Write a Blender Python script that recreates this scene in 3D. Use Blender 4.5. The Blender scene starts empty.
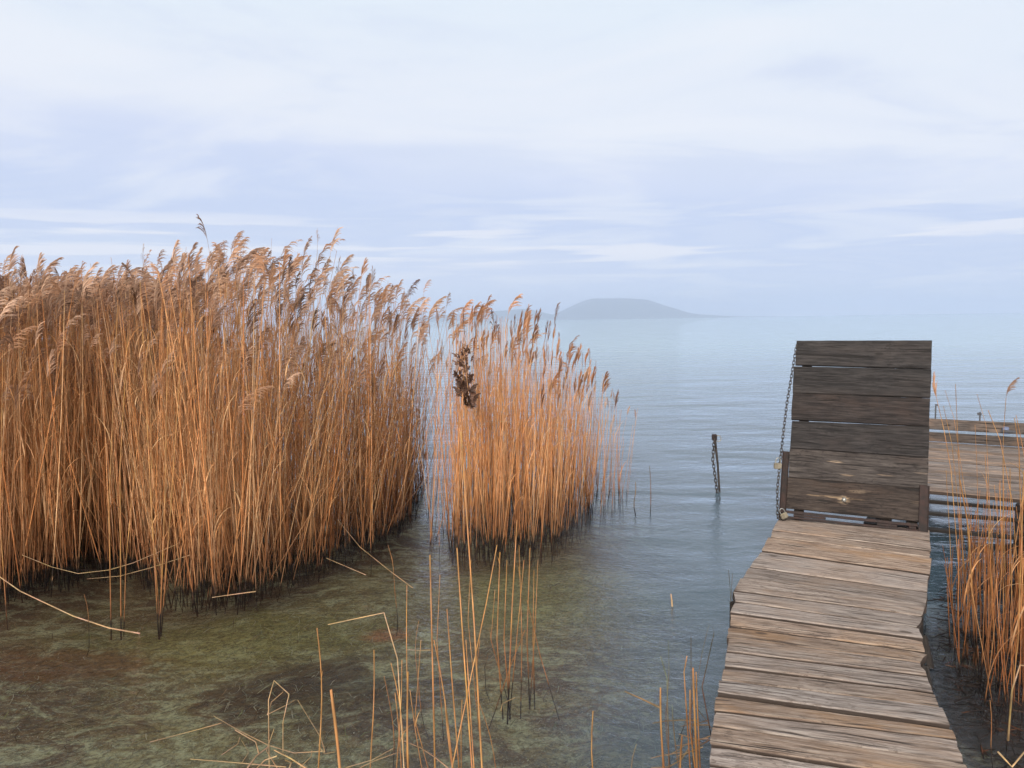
import bpy, math, random
import numpy as np
from mathutils import Vector, Matrix
random.seed(7); rng = np.random.default_rng(11)
sc = bpy.context.scene
col = sc.collection
R = math.radians

# ------------------------------------------------------------------ camera
H = 2.0
F = 769.0
PITCH = math.atan(64/F); ROLL = math.atan(0.0145)
fw = Vector((0, math.cos(PITCH), -math.sin(PITCH)))
u0 = Vector((0, math.sin(PITCH), math.cos(PITCH)))
x0 = Vector((1, 0, 0))
rt = x0*math.cos(ROLL) - u0*math.sin(ROLL)
up = u0*math.cos(ROLL) + x0*math.sin(ROLL)
CAM = Vector((0, 0, H))
cam = bpy.data.cameras.new('camera'); co = bpy.data.objects.new('camera', cam); col.objects.link(co)
m = Matrix((rt, up, -fw)).transposed().to_4x4(); m.translation = CAM
co.matrix_world = m
cam.sensor_width = 36; cam.lens = 36*F/1024
cam.clip_start = 0.05; cam.clip_end = 60000
sc.camera = co

def ray(px, py):
    return fw + rt*((px-512)/F) + up*((384-py)/F)
def on_z(px, py, z=0.0):            # measured place on a level surface
    d = ray(px, py); return CAM + d*((z-H)/d.z)
def at_y(px, py, Y):                # measured place at a known distance
    d = ray(px, py); return CAM + d*(Y/d.y)
def proj(p):
    v = Vector(p)-CAM; d = v.dot(fw)
    return 512+F*v.dot(rt)/d, 384-F*v.dot(up)/d

# ------------------------------------------------------------------ node helpers
def new_mat(name):
    m = bpy.data.materials.new(name); m.use_nodes = True
    nt = m.node_tree; nt.nodes.clear()
    return m, nt
class NB:
    def __init__(s, nt): s.nt = nt
    def n(s, t, **k):
        nd = s.nt.nodes.new(t)
        for a, b in k.items():
            if a.startswith('i_'):
                key = a[2:]
                key = int(key) if key.isdigit() else key.replace('_', ' ')
                s.set(nd.inputs[key], b)
            else: setattr(nd, a, b)
        return nd
    def set(s, inp, v):
        if hasattr(v, 'is_linked') or isinstance(v, bpy.types.NodeSocket): s.nt.links.new(v, inp)
        else: inp.default_value = v
    def math(s, op, a, b=0.0, c=0.0, clamp=False):
        nd = s.nt.nodes.new('ShaderNodeMath'); nd.operation = op; nd.use_clamp = clamp
        for i, v in enumerate((a, b, c)): s.set(nd.inputs[i], v)
        return nd.outputs[0]
    def mix(s, f, a, b, mode='MIX'):
        nd = s.nt.nodes.new('ShaderNodeMix'); nd.data_type = 'RGBA'; nd.blend_type = mode
        s.set(nd.inputs[0], f)
        for i, v in ((6, a), (7, b)):
            if isinstance(v, tuple) and len(v) == 3: v = (*v, 1)
            s.set(nd.inputs[i], v)
        return nd.outputs[2]
    def ramp(s, f, pts, interp='LINEAR'):
        nd = s.nt.nodes.new('ShaderNodeValToRGB'); cr = nd.color_ramp; cr.interpolation = interp
        while len(cr.elements) < len(pts): cr.elements.new(0.5)
        for e, (p, c) in zip(cr.elements, pts):
            e.position = p; e.color = (*c, 1) if isinstance(c, tuple) else (c, c, c, 1)
        s.set(nd.inputs[0], f); return nd.outputs[0]
    def maprange(s, v, a, b, c=0.0, d=1.0, smooth=True):
        nd = s.nt.nodes.new('ShaderNodeMapRange'); nd.interpolation_type = 'SMOOTHSTEP' if smooth else 'LINEAR'
        s.set(nd.inputs[0], v)
        for i, q in enumerate((a, b, c, d)): s.set(nd.inputs[i+1], q)
        return nd.outputs[0]
    def noise(s, vec, scale, detail=4.0, rough=0.5, dist=0.0):
        nd = s.n('ShaderNodeTexNoise', i_Scale=scale, i_Detail=detail, i_Roughness=rough, i_Distortion=dist)
        s.set(nd.inputs['Vector'], vec); return nd.outputs[0]
    def mapping(s, vec, scale=(1,1,1), loc=(0,0,0), rot=(0,0,0)):
        nd = s.n('ShaderNodeMapping'); s.set(nd.inputs[0], vec)
        nd.inputs['Scale'].default_value = scale; s.set(nd.inputs['Location'], loc); nd.inputs['Rotation'].default_value = rot
        return nd.outputs[0]

# ------------------------------------------------------------------ materials
def wood_mat(name, light, mid, dark, orange, crackc, orange_amt=0.5, crack=0.5, marks=None, grain=1.0, edge_shade=0.0):
    m, nt = new_mat(name); b = NB(nt)
    tc = b.n('ShaderNodeTexCoord'); oi = b.n('ShaderNodeObjectInfo')
    off = b.n('ShaderNodeCombineXYZ'); rnd = oi.outputs['Random']
    b.set(off.inputs[0], b.math('MULTIPLY', rnd, 37.0)); b.set(off.inputs[1], b.math('MULTIPLY', rnd, 91.0)); b.set(off.inputs[2], b.math('MULTIPLY', rnd, 13.0))
    add = b.n('ShaderNodeVectorMath', operation='ADD'); b.set(add.inputs[0], tc.outputs['Object']); b.set(add.inputs[1], off.outputs[0])
    v = add.outputs[0]
    warp = b.noise(b.mapping(v, (3, 6, 6)), 1.0, 2)
    wv = b.n('ShaderNodeCombineXYZ'); b.set(wv.inputs[1], b.math('MULTIPLY', b.math('SUBTRACT', warp, 0.5), 0.022))
    v2n = b.n('ShaderNodeVectorMath', operation='ADD'); b.set(v2n.inputs[0], v); b.set(v2n.inputs[1], wv.outputs[0]); v2 = v2n.outputs[0]
    g1 = b.noise(b.mapping(v2, (4.2, 60, 60)), 1.0, 7, 0.72)       # grain along the board
    g2 = b.noise(b.mapping(v2, (9, 210, 210)), 1.0, 3, 0.65)
    pat = b.noise(b.mapping(v, (2.2, 5, 5)), 1.0, 4, 0.6)
    pat2 = b.noise(b.mapping(v, (3.0, 9, 9), (7, 3, 1)), 1.0, 5, 0.65)
    c = b.ramp(g1, [(0.36, dark), (0.46, mid), (0.60, light)])
    c = b.mix(b.math('MULTIPLY', b.maprange(pat, 0.47, 0.66), orange_amt), c, orange)
    c = b.mix(b.math('MULTIPLY', b.maprange(g2, 0.55, 0.35), 0.5*grain), c, dark)
    c = b.mix(b.math('MULTIPLY', b.maprange(pat2, 0.56, 0.72), 0.55), c, mid)
    # grey weathering towards the sawn ends
    # board to board variation
    hs = b.n('ShaderNodeHueSaturation')
    b.set(hs.inputs['Color'], c)
    b.set(hs.inputs['Value'], b.maprange(rnd, 0, 1, 0.80, 1.14, False))
    r2 = b.n('ShaderNodeTexWhiteNoise', noise_dimensions='1D'); b.set(r2.inputs['W'], rnd)
    b.set(hs.inputs['Saturation'], b.maprange(r2.outputs[0], 0, 1, 0.6, 1.2, False))
    c = hs.outputs[0]
    # cracks: long thin splits
    ck = b.noise(b.mapping(v2, (2.2, 75, 40), (3, 8, 2)), 1.0, 2, 0.5)
    ckm = b.noise(b.mapping(v, (3.5, 12, 10), (1, 5, 9)), 1.0, 2)
    crackf = b.math('MULTIPLY', b.maprange(ck, 0.41, 0.33), b.maprange(ckm, 0.38, 0.55))
    c = b.mix(b.math('MULTIPLY', crackf, crack), c, crackc)
    # knots
    vo = b.n('ShaderNodeTexVoronoi', i_Scale=1.0, i_Randomness=1.0); b.set(vo.inputs['Vector'], b.mapping(v, (2.6, 6.5, 1.0)))
    kn = b.maprange(vo.outputs['Distance'], 0.10, 0.05)
    c = b.mix(b.math('MULTIPLY', kn, 0.75), c, crackc)
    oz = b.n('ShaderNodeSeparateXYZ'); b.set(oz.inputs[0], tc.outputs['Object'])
    edge = b.math('MULTIPLY', b.maprange(oz.outputs[2], -0.0035, -0.009), edge_shade)     # seam shade painted onto the board sides, with grime, to darken the gaps
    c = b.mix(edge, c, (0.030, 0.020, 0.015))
    if marks:
        for (mx, my, sx, sy, mc, amt) in marks:
            sep = b.n('ShaderNodeVectorMath', operation='MULTIPLY'); b.set(sep.inputs[0], b.mapping(tc.outputs['Object'], (1,1,0), (-mx, -my, 0)))
            sep.inputs[1].default_value = (1/sx, 1/sy, 0)
            ln = b.n('ShaderNodeVectorMath', operation='LENGTH'); b.set(ln.inputs[0], sep.outputs[0])
            dd = b.math('ADD', ln.outputs['Value'], b.math('MULTIPLY', b.math('SUBTRACT', pat2, 0.5), 3.4))
            c = b.mix(b.math('MULTIPLY', b.math('MULTIPLY', b.maprange(dd, 1.0, 0.3), amt), b.maprange(g2, 0.35, 0.6)), c, mc)
    pit = b.noise(b.mapping(v, (26, 55, 30)), 1.0, 4, 0.7); pm = b.noise(b.mapping(v, (2.5, 6, 4), (4, 4, 4)), 1.0, 3)
    c = b.mix(b.math('MULTIPLY', b.math('MULTIPLY', b.maprange(pit, 0.54, 0.64), b.maprange(pm, 0.45, 0.6)), 0.7), c, dark)
    hgt = b.math('ADD', b.math('MULTIPLY', g1, 0.8), b.math('MULTIPLY', g2, 0.35))
    hgt = b.math('SUBTRACT', hgt, b.math('MULTIPLY', crackf, 0.9))
    bump = b.n('ShaderNodeBump', i_Strength=0.9, i_Distance=0.006); b.set(bump.inputs['Height'], hgt)
    p = b.n('ShaderNodeBsdfPrincipled', i_Roughness=0.85); p.inputs['Specular IOR Level'].default_value = 0.25
    b.set(p.inputs['Base Color'], c); b.set(p.inputs['Normal'], bump.outputs[0])
    out = b.n('ShaderNodeOutputMaterial'); nt.links.new(p.outputs[0], out.inputs[0])
    return m

M_deck = wood_mat('weathered_deck_wood', (0.325,0.265,0.215), (0.215,0.16,0.125), (0.072,0.052,0.040), (0.285,0.17,0.09), (0.035,0.024,0.018), 0.42, 1.0, edge_shade=0.94)
M_plat = wood_mat('platform_wood', (0.225,0.178,0.146), (0.145,0.107,0.085), (0.062,0.045,0.036), (0.42,0.27,0.17), (0.04,0.03,0.025), 0.4, 0.8, edge_shade=0.9)
M_gate = wood_mat('dark_gate_wood', (0.036,0.029,0.026), (0.017,0.0135,0.0125), (0.009,0.007,0.0065), (0.042,0.028,0.022), (0.012,0.010,0.009), 0.5, 0.9)
M_gmark1 = wood_mat('dark_gate_wood_scraped', (0.062,0.049,0.041), (0.034,0.026,0.022), (0.012,0.009,0.008), (0.048,0.031,0.023), (0.012,0.010,0.009), 0.5, 0.9,
    marks=[(0.32,0.035,0.06,0.009,(0.26,0.19,0.13),0.7),(0.39,-0.055,0.07,0.009,(0.24,0.17,0.11),0.7),(0.66,-0.035,0.11,0.008,(0.18,0.13,0.09),0.65),(0.88,0.0,0.05,0.008,(0.16,0.12,0.09),0.6)])
M_gmark2 = wood_mat('dark_gate_wood_knotted', (0.062,0.049,0.041), (0.034,0.026,0.022), (0.012,0.009,0.008), (0.048,0.031,0.023), (0.012,0.010,0.009), 0.5, 0.9,
    marks=[(0.37,0.00,0.22,0.011,(0.24,0.165,0.10),0.75),(0.47,0.055,0.08,0.016,(0.17,0.125,0.085),0.6),(0.385,-0.012,0.045,0.030,(0.30,0.22,0.14),0.85),(0.88,0.02,0.07,0.02,(0.10,0.07,0.05),0.8)])
M_beam = wood_mat('wet_dark_timber', (0.026,0.020,0.016), (0.015,0.011,0.009), (0.008,0.006,0.005), (0.03,0.018,0.011), (0.01,0.008,0.007), 0.5, 0.8)
M_rail = wood_mat('rail_wood', (0.105,0.08,0.065), (0.058,0.043,0.034), (0.045,0.034,0.028), (0.18,0.10,0.055), (0.015,0.012,0.01), 0.6, 0.9)

def simple_mat(name, c1, c2, rough=0.6, metal=0.0, scale=20, bumpd=0.002):
    m, nt = new_mat(name); b = NB(nt)
    tc = b.n('ShaderNodeTexCoord'); nz = b.noise(tc.outputs['Object'], scale, 5, 0.65)
    c = b.ramp(nz, [(0.35, c1), (0.65, c2)])
    bump = b.n('ShaderNodeBump', i_Strength=0.6, i_Distance=bumpd); b.set(bump.inputs['Height'], nz)
    p = b.n('ShaderNodeBsdfPrincipled', i_Roughness=rough, i_Metallic=metal)
    b.set(p.inputs['Base Color'], c); b.set(p.inputs['Normal'], bump.outputs[0])
    out = b.n('ShaderNodeOutputMaterial'); nt.links.new(p.outputs[0], out.inputs[0])
    return m
M_rust = simple_mat('rusty_steel', (0.008,0.005,0.004), (0.030,0.013,0.009), 0.8, 0.15, 22)
M_iron = simple_mat('dark_iron', (0.02,0.018,0.017), (0.07,0.055,0.045), 0.55, 0.6, 40)
M_steel = simple_mat('worn_steel', (0.13,0.13,0.12), (0.33,0.32,0.29), 0.45, 0.7, 60)
M_brass = simple_mat('worn_brass', (0.20,0.17,0.12), (0.36,0.32,0.24), 0.4, 0.7, 50)
M_black = simple_mat('black_metal', (0.03,0.03,0.035), (0.07,0.07,0.075), 0.6, 0.2, 30)
M_blue = simple_mat('blue_grey_paint', (0.07,0.09,0.16), (0.14,0.17,0.25), 0.5, 0.0, 40)

def reed_mat(name, dark=False):
    m, nt = new_mat(name); b = NB(nt)
    at = b.n('ShaderNodeAttribute', attribute_name='tint'); oi = b.n('ShaderNodeObjectInfo')
    geo = b.n('ShaderNodeNewGeometry'); sep = b.n('ShaderNodeSeparateXYZ'); b.set(sep.inputs[0], geo.outputs['Position'])
    nz = b.noise(b.mapping(geo.outputs['Position'], (60, 60, 9)), 1.0, 3)
    c = b.mix(b.math('MULTIPLY', b.maprange(nz, 0.4, 0.65), 0.45), at.outputs['Color'], b.mix(0.55, at.outputs['Color'], (0.16, 0.07, 0.03)))
    hs = b.n('ShaderNodeHueSaturation'); b.set(hs.inputs['Color'], c); b.set(hs.inputs['Value'], b.maprange(oi.outputs['Random'], 0, 1, 0.85, 1.15, False)); c = hs.outputs[0]
    # rotten, water-stained feet of the stalks
    n2 = b.noise(geo.outputs['Position'], 7.0, 2)
    zz = b.math('ADD', sep.outputs[2], b.math('MULTIPLY', b.math('SUBTRACT', n2, 0.5), -0.55))
    if not dark:
        c = b.mix(b.math('MULTIPLY', b.maprange(zz, 0.62, 0.16), 0.62), c, (0.20, 0.065, 0.024))
        c = b.mix(b.maprange(zz, 0.15, 0.03), c, (0.022, 0.015, 0.012))
    p = b.n('ShaderNodeBsdfPrincipled', i_Roughness=0.55); p.inputs['Specular IOR Level'].default_value = 0.3
    b.set(p.inputs['Base Color'], c)
    tr = b.n('ShaderNodeBsdfTranslucent'); b.set(tr.inputs[0], c)
    mx = b.n('ShaderNodeMixShader'); mx.inputs[0].default_value = 0.38
    nt.links.new(p.outputs[0], mx.inputs[1]); nt.links.new(tr.outputs[0], mx.inputs[2])
    out = b.n('ShaderNodeOutputMaterial'); nt.links.new(mx.outputs[0], out.inputs[0])
    return m
M_reed = reed_mat('dry_reed'); M_straw = reed_mat('fallen_straw', True)

# ------------------------------------------------------------------ object helpers
def tag(o, label=None, cat=None, group=None, kind=None):
    if label: o['label'] = label
    if cat: o['category'] = cat
    if group: o['group'] = group
    if kind: o['kind'] = kind
    return o
def empty(name, loc=(0,0,0), mat=None):
    o = bpy.data.objects.new(name, None); col.objects.link(o); o.empty_display_size = 0.1
    if mat is not None: o.matrix_world = mat
    else: o.location = loc
    return o
def link(name, me, material=None, parent=None, mat=None, loc=None):
    o = bpy.data.objects.new(name, me); col.objects.link(o)
    if material and not me.materials: me.materials.append(material)
    if parent is not None: o.parent = parent
    if mat is not None: o.matrix_local = mat
    if loc is not None: o.location = loc
    return o
def mesh_py(name, verts, faces, smooth=False):
    me = bpy.data.meshes.new(name); me.from_pydata([tuple(v) for v in verts], [], faces); me.update()
    if smooth: me.polygons.foreach_set('use_smooth', [True]*len(me.polygons))
    return me
class Geo:                               # quad soup with a tint per vertex
    def __init__(s): s.v = []; s.f = []; s.c = []; s.n = 0
    def add(s, v, f, c):
        v = np.asarray(v, float).reshape(-1, 3); f = np.asarray(f, int).reshape(-1, 4)
        c = np.asarray(c, float)
        if c.ndim == 1: c = np.tile(c, (len(v), 1))
        s.v.append(v); s.f.append(f + s.n); s.c.append(c); s.n += len(v)
    def mesh(s, name):
        v = np.concatenate(s.v); f = np.concatenate(s.f); c = np.concatenate(s.c)
        me = bpy.data.meshes.new(name)
        me.vertices.add(len(v)); me.vertices.foreach_set('co', v.astype(np.float32).ravel())
        me.loops.add(len(f)*4); me.loops.foreach_set('vertex_index', f.astype(np.int32).ravel())
        me.polygons.add(len(f)); me.polygons.foreach_set('loop_start', (np.arange(len(f))*4).astype(np.int32))
        me.polygons.foreach_set('use_smooth', np.ones(len(f), bool))
        a = me.attributes.new('tint', 'FLOAT_COLOR', 'POINT')
        a.data.foreach_set('color', np.concatenate([c, np.ones((len(c), 1))], 1).astype(np.float32).ravel())
        me.update(calc_edges=True); me.validate()
        return me
def tube(g, pts, rad, colr, sides=5):
    pts = np.asarray(pts, float); n = len(pts); rad = np.broadcast_to(np.asarray(rad, float), (n,))
    t = np.gradient(pts, axis=0); t /= np.linalg.norm(t, axis=1, keepdims=True)+1e-9
    ref = np.array([0.3, 1.0, 0.2]) if abs(t[:, 2]).mean() > 0.5 else np.array([0.1, 0.2, 1.0])
    a = np.cross(t, ref); a /= np.linalg.norm(a, axis=1, keepdims=True); bb = np.cross(t, a)
    ang = np.arange(sides)*2*math.pi/sides
    v = pts[:, None]+rad[:, None, None]*(a[:, None]*np.cos(ang)[None, :, None]+bb[:, None]*np.sin(ang)[None, :, None])
    f = []
    for i in range(n-1):
        for j in range(sides):
            k = (j+1) % sides
            f.append((i*sides+j, i*sides+k, (i+1)*sides+k, (i+1)*sides+j))
    c = np.asarray(colr, float)
    if c.ndim == 2: c = np.repeat(c, sides, 0)
    g.add(v.reshape(-1, 3), f, c)
def ribbon(g, pts, w, side, colr):
    pts = np.asarray(pts, float); n = len(pts); side = np.asarray(side, float)
    if side.ndim == 1: side = np.tile(side, (n, 1))
    w = np.broadcast_to(np.asarray(w, float), (n,))[:, None]
    v = np.concatenate([pts-side*w/2, pts+side*w/2], 1).reshape(-1, 3)
    f = [(2*i, 2*i+1, 2*i+3, 2*i+2) for i in range(n-1)]
    g.add(v, f, colr)

# ------------------------------------------------------------------ world
w = bpy.data.worlds.new('World'); sc.world = w; w.use_nodes = True
nt = w.node_tree; nt.nodes.clear(); b = NB(nt)
SUN_EL, SUN_AZ = R(29), R(196)       # azimuth from +Y clockwise: over the viewer's left shoulder
sky = b.n('ShaderNodeTexSky', sky_type='NISHITA'); sky.sun_disc = False; sky.sun_elevation = SUN_EL; sky.sun_rotation = SUN_AZ
bg1 = b.n('ShaderNodeBackground', i_Strength=0.06); nt.links.new(sky.outputs[0], bg1.inputs[0])
tc = b.n('ShaderNodeTexCoord'); d = tc.outputs['Generated']
sp = b.n('ShaderNodeSeparateXYZ'); b.set(sp.inputs[0], d)
z = b.math('MAXIMUM', sp.outputs[2], 0.0)
zz = b.math('ADD', z, 0.10)
cx = b.math('DIVIDE', sp.outputs[0], zz); cy = b.math('DIVIDE', sp.outputs[1], zz)
cv = b.n('ShaderNodeCombineXYZ'); b.set(cv.inputs[0], cx); b.set(cv.inputs[1], cy)
n1 = b.noise(b.mapping(cv.outputs[0], (0.7, 1.0, 1), (3.1, 0.4, 0), (0, 0, -0.3)), 0.7, 5, 0.55, 0.6)
n2 = b.noise(b.mapping(cv.outputs[0], (0.62, 1.0, 1), (9.1, 4.4, 0), (0, 0, 0.35)), 1.25, 6, 0.55, 0.7)
# elevation-based deck of cloud, broken by the noise
ze = b.math('ADD', z, b.math('MULTIPLY', b.math('SUBTRACT', n1, 0.5), 0.18))
ze = b.math('ADD', ze, b.math('MULTIPLY', sp.outputs[0], 0.06))
base = b.ramp(ze, [(0.0, (0.62,0.715,0.88)), (0.06, (0.60,0.685,0.885)), (0.13, (0.58,0.67,0.89)), (0.185, (0.68,0.745,0.925)), (0.24, (0.82,0.86,0.945)), (0.36, (0.79,0.87,0.955)), (1.0, (0.92,0.94,0.98))])
streak = b.math('MULTIPLY', b.maprange(n2, 0.46, 0.66), 0.50)
cl = b.mix(streak, base, (0.90, 0.92, 0.965))
cl = b.mix(b.math('MULTIPLY', b.maprange(n2, 0.50, 0.36), 0.65), cl, (0.66, 0.73, 0.90))
lowl = b.math('MULTIPLY', b.maprange(z, 0.11, 0.04), b.maprange(sp.outputs[0], 0.25, -0.25))
cl = b.mix(b.math('MULTIPLY', lowl, 0.5), cl, (0.80, 0.83, 0.93))
# low bright breaks above the horizon
n3 = b.noise(b.mapping(d, (4.0, 4.0, 70), (1.7, 0.0, 2.3)), 1.0, 3, 0.5)
band = b.math('MULTIPLY', b.maprange(z, 0.045, 0.08), b.maprange(z, 0.15, 0.10))
cl = b.mix(b.math('MULTIPLY', b.math('MULTIPLY', b.maprange(n3, 0.51, 0.63), band), 0.85), cl, (0.90, 0.90, 0.95))
bg2 = b.n('ShaderNodeBackground', i_Strength=0.835); b.set(bg2.inputs[0], cl)
ms = b.n('ShaderNodeMixShader'); ms.inputs[0].default_value = 0.93
nt.links.new(bg1.outputs[0], ms.inputs[1]); nt.links.new(bg2.outputs[0], ms.inputs[2])
out = b.n('ShaderNodeOutputWorld'); nt.links.new(ms.outputs[0], out.inputs[0])
sl = bpy.data.lights.new('sun', 'SUN'); sl.energy = 4.9; sl.angle = R(20); sl.color = (1.0, 0.93, 0.84)
so = bpy.data.objects.new('sun', sl); col.objects.link(so)
sd = Vector((math.sin(SUN_AZ)*math.cos(SUN_EL), math.cos(SUN_AZ)*math.cos(SUN_EL), math.sin(SUN_EL)))
so.rotation_euler = sd.to_track_quat('Z', 'Y').to_euler()
sc.view_settings.view_transform = 'Standard'; sc.view_settings.look = 'None'
sc.view_settings.exposure = 0.34; sc.view_settings.gamma = 1.0; sc.view_settings.use_curve_mapping = False

sc.cycles.volume_bounces = 6; sc.cycles.max_bounces = 12; sc.cycles.diffuse_bounces = 7; sc.cycles.transparent_max_bounces = 16
# ------------------------------------------------------------------ lake bed and water
BIG = 15000.0
def axis(lo, hi, step):
    near = list(np.arange(lo, hi+1e-6, step))
    far = [hi+q for q in (2, 6, 15, 40, 100, 300, 1000, 3000, 8000)]
    fl = [lo-q for q in (2, 6, 15, 40, 100, 300, 1000, 3000, 8000)]
    return np.array([-BIG]+sorted(fl)+near+far+[BIG])
def sheet(name, xs, ys, zf, material):
    X, Y = np.meshgrid(xs, ys); Z = zf(X, Y)
    v = np.stack([X, Y, Z], -1).reshape(-1, 3); nx, ny = len(xs), len(ys)
    g = Geo(); i = np.arange((ny-1)*(nx-1)); r, c = i//(nx-1), i % (nx-1)
    f = np.stack([r*nx+c, r*nx+c+1, (r+1)*nx+c+1, (r+1)*nx+c], -1)
    g.add(v, f, np.array([0.5, 0.5, 0.5])); me = g.mesh(name); o = link(name, me, material); tag(o, kind='structure'); return o
def bedz(X, Y):
    d = np.clip((X-0.6)/3.0, 0, 1)*0.5+np.clip((Y-9)/30.0, 0, 1)*2.2
    bumpy = 0.03*np.sin(X*2.1+0.7*Y)+0.025*np.sin(Y*3.3-1.3*X)+0.02*np.sin(5.1*X+2.2)*np.sin(4.3*Y)
    return -0.20-d+bumpy*np.exp(-((X/30)**2+(Y/30)**2))
mb, nt = new_mat('lake_bed_mud'); b = NB(nt)
geo = b.n('ShaderNodeNewGeometry'); P = geo.outputs['Position']
nA = b.noise(P, 0.9, 6, 0.6, 0.6); nB = b.noise(b.mapping(P, (1.0,1.6,1), (5,2,0), (0,0,0.5)), 3.2, 7, 0.72, 1.2); nC = b.noise(P, 24, 6, 0.75, 1.4)
c = b.ramp(nA, [(0.36, (0.060,0.038,0.024)), (0.47, (0.13,0.092,0.058)), (0.56, (0.18,0.155,0.075)), (0.70, (0.32,0.33,0.21))])
c = b.mix(b.math('MULTIPLY', b.maprange(nB, 0.46, 0.62), 0.8), c, (0.36, 0.38, 0.27))
c = b.mix(b.math('MULTIPLY', b.maprange(nB, 0.47, 0.36), 0.65), c, (0.05, 0.04, 0.025))
nD = b.noise(P, 70, 4, 0.7, 0.8)
c = b.mix(b.math('MULTIPLY', b.maprange(nC, 0.44, 0.60), 0.62), c, (0.015, 0.014, 0.010))
c = b.mix(b.math('MULTIPLY', b.maprange(nD, 0.56, 0.70), 0.65), c, (0.52, 0.54, 0.42))
c = b.mix(b.math('MULTIPLY', b.maprange(nC, 0.60, 0.74), 0.6), c, (0.40, 0.41, 0.30))
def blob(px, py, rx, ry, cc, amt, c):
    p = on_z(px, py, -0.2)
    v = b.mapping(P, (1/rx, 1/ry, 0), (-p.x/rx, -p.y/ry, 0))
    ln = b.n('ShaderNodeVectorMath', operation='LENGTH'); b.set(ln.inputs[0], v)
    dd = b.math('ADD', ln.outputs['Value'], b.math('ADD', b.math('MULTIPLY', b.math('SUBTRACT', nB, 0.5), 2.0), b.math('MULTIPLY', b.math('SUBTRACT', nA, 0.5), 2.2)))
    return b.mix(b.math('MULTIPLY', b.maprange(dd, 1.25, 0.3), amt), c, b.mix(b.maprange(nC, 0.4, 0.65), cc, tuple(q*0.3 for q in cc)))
c = blob(250, 640, 1.3, 0.55, (0.24,0.245,0.085), 0.6, c)
c = blob(540, 590, 0.75, 1.0, (0.28,0.31,0.14), 0.6, c)
c = blob(340, 690, 0.8, 0.5, (0.045,0.030,0.018), 0.85, c)
c = blob(60, 665, 0.7, 0.22, (0.16,0.065,0.025), 0.65, c)
c = blob(385, 638, 0.16, 0.10, (0.34,0.12,0.05), 0.7, c)
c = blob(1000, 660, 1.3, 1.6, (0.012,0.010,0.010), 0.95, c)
c = b.mix(1.0, c, (1.7, 1.56, 1.46), 'MULTIPLY')
p = b.n('ShaderNodeBsdfPrincipled', i_Roughness=0.9); b.set(p.inputs['Base Color'], c)
out = b.n('ShaderNodeOutputMaterial'); nt.links.new(p.outputs[0], out.inputs[0])
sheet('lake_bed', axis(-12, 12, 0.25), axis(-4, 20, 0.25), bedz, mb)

mw, nt = new_mat('lake_water'); b = NB(nt)
geo = b.n('ShaderNodeNewGeometry'); P = geo.outputs['Position']
sp = b.n('ShaderNodeSeparateXYZ'); b.set(sp.inputs[0], P)
X, Y = sp.outputs[0], sp.outputs[1]
lown = b.noise(P, 0.8, 3)
# openness: calm behind the reeds, ruffled on the open lake
opn = b.maprange(b.math('ADD', b.math('SUBTRACT', X, b.math('MULTIPLY', Y, 0.09)), b.math('MULTIPLY', b.math('SUBTRACT', lown, 0.5), 1.4)), -0.45, 1.3)
opn = b.math('MAXIMUM', opn, b.maprange(Y, 8.0, 13.0))
opn = b.math('MULTIPLY', opn, b.math('SUBTRACT', 1.0, b.math('MULTIPLY', b.maprange(X, 1.75, 2.1), b.maprange(Y, 5.2, 4.6))))
r1 = b.noise(b.mapping(P, (1.0, 1.35, 1), (0,0,0), (0,0,-0.25)), 3.4, 4, 0.55, 0.6)
r2 = b.noise(b.mapping(P, (1.0, 1.6, 1), (4,1,0), (0,0,-0.32)), 0.85, 3, 0.5, 0.3)
r3 = b.noise(b.mapping(P, (1.0, 1.3, 1), (0,7,0), (0,0,0.2)), 17.0, 4, 0.62, 0.8)
r4 = b.noise(b.mapping(P, (1.0, 3.5, 1), (4,1,0), (0,0,-0.1)), 0.16, 3, 0.5)
h = b.math('ADD', b.math('MULTIPLY', r1, b.maprange(opn, 0, 1, 0.010, 0.012, False)), b.math('MULTIPLY', r2, b.maprange(opn, 0, 1, 0.012, 0.050, False)))
h = b.math('ADD', h, b.math('MULTIPLY', r3, b.maprange(opn, 0, 1, 0.0125, 0.0032, False)))
h = b.math('ADD', h, b.math('MULTIPLY', r4, 0.13))
bump = b.n('ShaderNodeBump', i_Strength=1.0, i_Distance=1.0); b.set(bump.inputs['Height'], h)
fr = b.n('ShaderNodeFresnel', i_IOR=1.42); b.set(fr.inputs['Normal'], bump.outputs[0])
gl = b.n('ShaderNodeBsdfGlossy', i_Roughness=0.02); b.set(gl.inputs['Normal'], bump.outputs[0]); gl.inputs['Color'].default_value = (0.97, 0.985, 1, 1)
rf = b.n('ShaderNodeBsdfTransparent'); rf.inputs[0].default_value = (0.90, 0.93, 0.86, 1)
# suspended silt of the open lake
df = b.n('ShaderNodeBsdfDiffuse')
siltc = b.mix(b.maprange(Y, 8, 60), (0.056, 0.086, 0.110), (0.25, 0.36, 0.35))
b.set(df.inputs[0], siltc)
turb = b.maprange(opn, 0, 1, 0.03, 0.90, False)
m1 = b.n('ShaderNodeMixShader'); b.set(m1.inputs[0], turb); nt.links.new(rf.outputs[0], m1.inputs[1]); nt.links.new(df.outputs[0], m1.inputs[2])
m2 = b.n('ShaderNodeMixShader'); b.set(m2.inputs[0], fr.outputs[0]); nt.links.new(m1.outputs[0], m2.inputs[1]); nt.links.new(gl.outputs[0], m2.inputs[2])
out = b.n('ShaderNodeOutputMaterial'); nt.links.new(m2.outputs[0], out.inputs[0])
sheet('lake_water', axis(-12, 12, 4), axis(-4, 20, 4), lambda X, Y: X*0, mw)

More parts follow.
